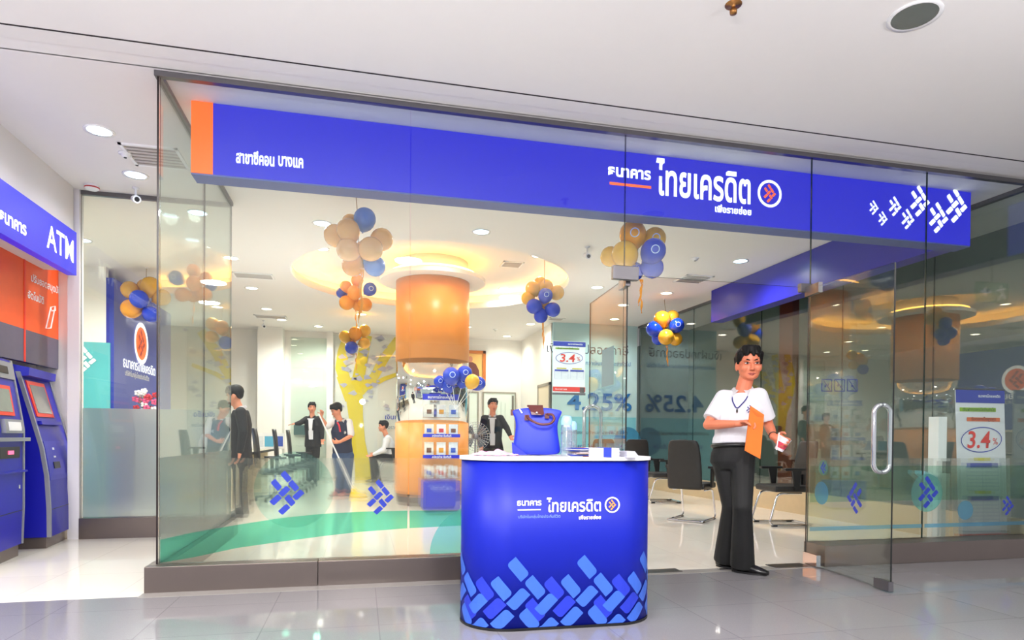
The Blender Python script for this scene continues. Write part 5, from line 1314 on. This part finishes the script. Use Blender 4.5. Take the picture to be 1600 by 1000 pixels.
    bmesh.ops.solidify(b, geom=b.faces[:], thickness=.006)
    obj('collar', b, fcol, garment)
    if kind == 'jacket':
        # shirt front showing in the open jacket, lapels
        b = NB(); dep = lambda t: {0: .150}.get(t, 0)
        d0 = .108*s + gr + .012
        for (ta, tb, wa, wb_) in ((1.0, .60, .072, .052), (.60, .16, .052, .042)):
            pa, pb = T_(ta) + ff*(.086*s + gr + .006 if ta > .9 else d0), T_(tb) + ff*(d0 - .004 if tb > .4 else d0-.008)
            quad(b, [pa - sr*wa, pa + sr*wa, pb + sr*wb_, pb - sr*wb_])
        bmesh.ops.remove_doubles(b, verts=b.verts, dist=.001); bmesh.ops.solidify(b, geom=b.faces[:], thickness=.02)
        obj('shirt_front', b, st.get('inner', shirt_white), root)
        for k in (-1, 1):
            b = NB(); pa, pb = T_(.96) + ff*(.086*s + gr + .012), T_(.52) + ff*(d0 + .008)
            quad(b, [pa + sr*k*.050, pa + sr*k*.095 - ff*.01, pb + sr*k*.075, pb + sr*k*.034]); bmesh.ops.solidify(b, geom=b.faces[:], thickness=.008); obj('lapel', b, st['topm'], garment)
    return root, P, dict(sr=sr, ff=ff, ax=ax, T=T_, gr=gr, garment=garment)

# ---- the man walking out of the door
D = 4.93
def q(px, py, off=0): return at(px, py, D + off)
J = dict(hd=q(1170, 569, -.04), nk=q(1165, 601), sr=q(1131, 620, .05), sl=q(1186, 617, -.06), er=q(1106, 664, -.02), wr=q(1153, 662, -.22), el=q(1201, 664, .0), wl=q(1209, 683, -.20),
         hr=q(1130, 712, .04), hl=q(1160, 712, -.03), kr=q(1143, 790, .02), kl=q(1160, 792, -.16), ar=q(1134, 868, .16), al=q(1160, 874, -.04))
tocam = -_F; tocam.z = 0; tocam.normalize(); rt = V((_R.x, _R.y, 0)).normalized()
fm = unit(tocam*.95 + rt*.12)
J['tr'] = unit(tocam*.7 + rt*.75); J['tl'] = unit(tocam*.62 + rt*.8)
J['handr'] = (rt*.86 + tocam*.30 + V((0, 0, .12)), unit(-tocam*.2 + V((0, 0, -.75)) + tocam*.55), V((0, 0, .6)) + tocam*.6, .95)
J['handl'] = (rt*.55 + tocam*.6 + V((0, 0, -.35)), -rt*.75 + tocam*.35 + V((0, 0, .2)), V((0, 0, 1)), .62)
J['ar'].z = .085; J['al'].z = .085
man, MP, MI = person('person in white polo shirt and black trousers walking out of the glass door', J, fm, unit(tocam*.98 - rt*.10 + V((0, 0, -.03))),
                     dict(top='polo', topm=shirt_white, pants=black_cloth, sleeve='short', skin=skin_red, collar=mat('brightened_collar', (252, 252, 254), .7, var=.01), flare=.092, belt=True, hem=.010, head=1.15), 1.0, .009, True)  # collar lighter than the shirt cotton, painting out the shade at the neck
# lanyard, chest mark, placket
sr, ff, ax, T_, gr = MI['sr'], MI['ff'], MI['ax'], MI['T'], MI['gr']
b = NB(); fo = .108 + gr + .004
tube(b, bend([T_(1.02) + sr*.058 + ff*.05, T_(.90) + sr*.050 + ff*(.094+gr), T_(.74) + ff*(fo+.004) + sr*.004, T_(.90) - sr*.050 + ff*(.094+gr), T_(1.02) - sr*.058 + ff*.05], .03), .0045, 6); obj('lanyard', b, mat('lanyard_blue', (40, 40, 130), .5), man)
b = NB(); ell(b, T_(.715) + ff*(fo+.008), (.007, .007, .016), n=10, m=6); obj('lanyard_clip', b, black, man)
emblem(T_(.74) - sr*.085 + ff*(fo-.006), .058, (-unit(sr + ff*.30), ax, unit(ff - sr*.35)), mat('navy_print', (50, 44, 130), .5), MI['garment'], lift=.008)
b = NB(); c0 = J['wl'] + (J['el']-J['wl'])*.12; a_, b2, c_ = frame_from(J['el']-J['wl']); tube(b, [c0 + a_*(.030*math.cos(i*math.pi/8)) + b2*(.030*math.sin(i*math.pi/8)) for i in range(16)], .0035, 6, True); obj('bracelet', b, mat('bracelet', (60, 40, 30), .4), man)
# orange envelope in his right hand
ec = q(1177, 672, -.33)
E_ = thing('envelope', ec, 'orange-brown paper envelope held against the chest of the walking person', 'envelope')
ep = [q(*p, -.30) for p in ((1173, 634), (1194, 648), (1188, 717), (1164, 704))]
b = NB(); prism(b, ep, unit(_F)*.012); obj('paper', b, mat('manila', (228, 112, 28), .6, var=.08, scale=10), E_)
b = NB(); mid_ = (ep[0]+ep[1])/2; prism(b, [ep[0]*.94+ep[3]*.06 - _F*.001, ep[1]*.94+ep[2]*.06 - _F*.001, ((ep[0]+ep[1])*.5*.86 + (ep[2]+ep[3])*.5*.14) - _F*.002], -_F*.001); obj('flap', b, mat('manila_flap', (214, 100, 22), .6), E_)
# paper cup in his left hand
cc = q(1222, 694, -.27); cax = unit(V((0, 0, 1)) + rt*.45 + tocam*.25)
C_ = thing('paper_cup', cc, 'white and red paper cup with blue inside, held by the walking person', 'cup')
a_, b2, c_ = frame_from(cax)
b = NB(); rings(b, [ring(cc - cax*.05, a_, b2, .030, .030, 24), ring(cc + cax*.05, a_, b2, .044, .044, 24)], cap=False); rings(b, [ring(cc - cax*.05, a_, b2, .030, .030, 24), ring(cc - cax*.049, a_, b2, .001, .001, 24)], cap=False); obj('cup', b, mat('cup_white', (238, 230, 234), .5), C_, smooth=True)
b = NB(); rings(b, [ring(cc - cax*.03, a_, b2, .0340, .0340, 24), ring(cc + cax*.012, a_, b2, .0400, .0400, 24)], cap=False); obj('red_band', b, mat('cup_red', (216, 70, 90), .5, var=.4, scale=60), C_, smooth=True)
b = NB(); rings(b, [ring(cc + cax*.052, a_, b2, .0425, .0425, 24), ring(cc + cax*.015, a_, b2, .036, .036, 24), ring(cc + cax*.014, a_, b2, .001, .001, 24)], cap=False); obj('inside', b, mat('cup_blue', (60, 96, 214), .5), C_, smooth=True)
b = NB(); tube(b, [cc + cax*.05 + a_*.043*math.cos(i*math.pi/12) + b2*.043*math.sin(i*math.pi/12) for i in range(24)], .003, 6, True); obj('rim', b, white_print, C_, smooth=True)
b = NB(); capsule(b, q(1213, 703, -.33), q(1217.5, 676, -.33), .004, .004, 8, True); obj('spoon', b, white_print, C_)

# ---- people inside
def bg(label, d, pts, f, hf, st, s=1.0, hands=None, ground=True):
    J = {}
    for k, v in pts.items():
        off = v[2] if len(v) > 2 else 0; J[k] = at(v[0], v[1], d + off)
    for k in ('ar', 'al'):
        if ground: J[k].z = .085
    J['nk'] = (J['sr'] + J['sl'])/2 + V((0, 0, .05))
    J['tr'] = J['tl'] = st.get('toe', f)
    h = hands or {}
    for k in 'rl': J['hand'+k] = h.get(k, (unit(J['w'+k] - J['e'+k]), f, V((0, 0, 1)), .35))
    return person(label, J, f, hf, st, s, .013)
LEFTV, RIGHTV = -rt, rt
# the pointing person in a black suit
bg('person in black suit with arm stretched out pointing to the left', 13.9, dict(hd=(487.5, 637), sr=(479, 654), sl=(497, 654), er=(468.5, 661, -.1), wr=(462.5, 662, -.15), el=(503, 671), wl=(503.5, 685, -.05), hr=(484, 693), hl=(494, 693), kr=(483, 720), kl=(494, 720), ar=(483, 742), al=(494, 742)),
   unit(tocam + rt*.25), unit(tocam + rt*.35), dict(top='jacket', topm=suit_black, pants=black_cloth, long=True, hem=.01), .97,
   {'r': (LEFTV + V((0, 0, -.1)), V((0, 0, -1)), tocam, .15)})
# the cleaner with the mop
cl, _, CI = bg('person in navy vest over white sleeves mopping the floor', 10.9, dict(hd=(526, 641, -.05), sr=(520, 660, -.05), sl=(545, 660, .0), er=(511, 666, -.18), wr=(501, 651, -.22), el=(549, 681, -.08), wl=(530, 691, -.28), hr=(527, 712), hl=(545, 712), kr=(531, 744, -.05), kl=(543, 745), ar=(530, 772), al=(543, 775)),
   unit(tocam*.75 + LEFTV*.65), unit(tocam*.55 + LEFTV*.75 + V((0, 0, -.45))), dict(top='vest', topm=navy, pants=denim, sleeve='none', collar=shirt_white, shoes=mat('red_shoes', (170, 90, 84), .6), flare=.075), .98,
   {'r': (V((0, 0, .7)) + rt*.2, tocam, tocam, 1.0), 'l': (LEFTV + tocam*.3, V((0, 0, .4)) + tocam*.6, V((0, 0, 1)), .95)})
JJ = dict(sl=at(545, 660, 10.9), el=at(549, 681, 10.82), sr=at(520, 660, 10.85), er=at(511, 666, 10.72))
for k in 'lr':
    b = NB(); capsule(b, JJ['s'+k], JJ['s'+k] + (JJ['e'+k]-JJ['s'+k])*.85, .068, .062); blob('sleeve', b, shirt_white, cl, .012, 3)
b = NB(); sr, ff, T_ = CI['sr'], CI['ff'], CI['T']
tube(b, [T_(1.0) + sr*.05 + ff*.09, T_(.9) + sr*.02 + ff*.135, T_(.72) + sr*.01 + ff*.15], .014, 8); obj('red_strap', b, mat('strap_red', (216, 36, 56), .5), cl)
emblem(T_(.70) - sr*.07 + ff*.146, .05, (-sr, V((0, 0, 1)), ff), white_print, CI['garment'], lift=.004)
m0, m1 = at(498, 646, 10.60), at(553, 768, 10.62); m1.z = max(m1.z, .10)
MO = thing('mop', (at(558, 780, 10.6).x, at(558, 780, 10.6).y, 0), 'yellow mop with long white pole held by the cleaner', 'mop')
b = NB(); capsule(b, m0, m1, .012, .013, 10, True); obj('pole', b, white_print, MO)
b = NB(); c = V((m1.x, m1.y, 0)); dm = unit(m1 - m0)
loft(b, [(m1 - dm*.05, rt, tocam, .03, .03), (m1 + dm*.02, rt, tocam, .055, .05), (V((m1.x+.06, m1.y, .05)), rt, tocam, .13, .10), (V((m1.x+.08, m1.y, .004)), rt, tocam, .16, .13)], 20); obj('mop_head', b, mat('mop_yellow', (246, 200, 24), .9, var=.2, scale=30, bump=.3), MO, smooth=True)
# the seated person and his chair
sd = unit(LEFTV*.92 + tocam*.3)
sx = bg('person in white shirt sitting on a chair beside the pillar, facing left', 14.3, dict(hd=(599, 666), sr=(604, 684, .22), sl=(606, 684, -.18), er=(600, 701, .25), wr=(586, 709, .1), el=(601, 703, -.22), wl=(584, 710, -.16), hr=(612, 715, .12), hl=(612, 715, -.10), kr=(584, 714, .14), kl=(582, 715, -.10), ar=(590, 752, .14), al=(585, 754, -.10)),
   sd, unit(sd + V((0, 0, -.05))), dict(top='shirt', topm=shirt_white, pants=black_cloth), 1.03)
cs = at(613, 745, 14.3)
r_ = dup(ch, V((cs.x+.0, cs.y+.02, 0)), math.atan2(sd.y, sd.x) + math.pi/2, 'black visitor chair under the seated person in the white shirt'); r_.scale = (1.12, 1.12, 1.12)
# dark-jacket person by the notice board
bg('person in open black jacket over a pale shirt standing by the notice board', 11.7, dict(hd=(770, 633), sr=(757, 653), sl=(782, 653), er=(752, 675, .05), wr=(752, 693, -.05), el=(792, 669, -.02), wl=(797, 680, -.12), hr=(763, 704), hl=(777, 704), kr=(763, 745), kl=(778, 745), ar=(762, 782), al=(779, 782)),
   unit(tocam + rt*.12), unit(tocam + rt*.30), dict(top='jacket', topm=suit_black, pants=black_cloth, inner=mat('pale_shirt', (196, 198, 208), .8), collar=mat('pale_collar', (214, 216, 226), .8), hem=.03), 1.0)
# person in black at the left edge of the shop
bg('person in black jacket with white collar, seen from the side behind the side glass edge', 8.0, dict(hd=(367, 618), sr=(376, 643, -.14), sl=(376, 643, .2), er=(380, 674, -.2), wr=(375, 706, -.2), el=(378, 674, .25), wl=(372, 704, .2), hr=(376, 716, -.08), hl=(376, 716, .10), kr=(375, 765, -.08), kl=(377, 765, .10), ar=(377, 808, -.08), al=(379, 806, .10)),
   unit(LEFTV*.95 + tocam*.2), unit(LEFTV*.95 + tocam*.1 + V((0, 0, -.25))), dict(top='jacket', topm=suit_black, pants=black_cloth, collar=shirt_white, hem=.02), 1.0)

# ================================================================== THINGS ACROSS THE WALKWAY, SEEN ONLY AS REFLECTIONS IN THE GLASS
BACKW = (V((-1, 0, 0)), V((0, 0, 1)), V((0, 1, 0)))
T = thing('exit_sign', (7.87, 2.6, 2.80), 'green exit sign with running figure and arrow, reflected in the right front glass', 'exit sign')
grn = mat('exit_green', (70, 140, 90), .4, emit=.35)
obj('housing', boxed(7.62, 8.12, 2.56, 2.60, 2.80, 3.05), grn, T)
bm = NB(); capsule(bm, (7.87, 2.58, 3.05), (7.87, 2.58, ZC), .008, .008, 8, True); obj('rod', bm, alu, T)
bm = NB(); bm.faces.new([bm.verts.new((7.76 + a, 2.603, 2.925 + b)) for a, b in ((.07, .02), (.0, .02), (.0, .07), (-.09, .0), (.0, -.07), (.0, -.02), (.07, -.02))]); obj('arrow', bm, white_lit, T)
bm = NB(); ell(bm, (7.99, 2.602, 3.0), (.02, .004, .02), n=10, m=6)
for a, b in (((0, .05), (.02, -.01)), ((.02, -.01), (.07, -.07)), ((.02, -.01), (-.03, -.09)), ((0, .04), (-.06, .02)), ((0, .04), (.06, .05))): capsule(bm, (7.99 + a[0], 2.602, 2.925 + a[1]), (7.99 + b[0], 2.602, 2.925 + b[1]), .012, .012, 8)
obj('running_figure', bm, white_lit, T)
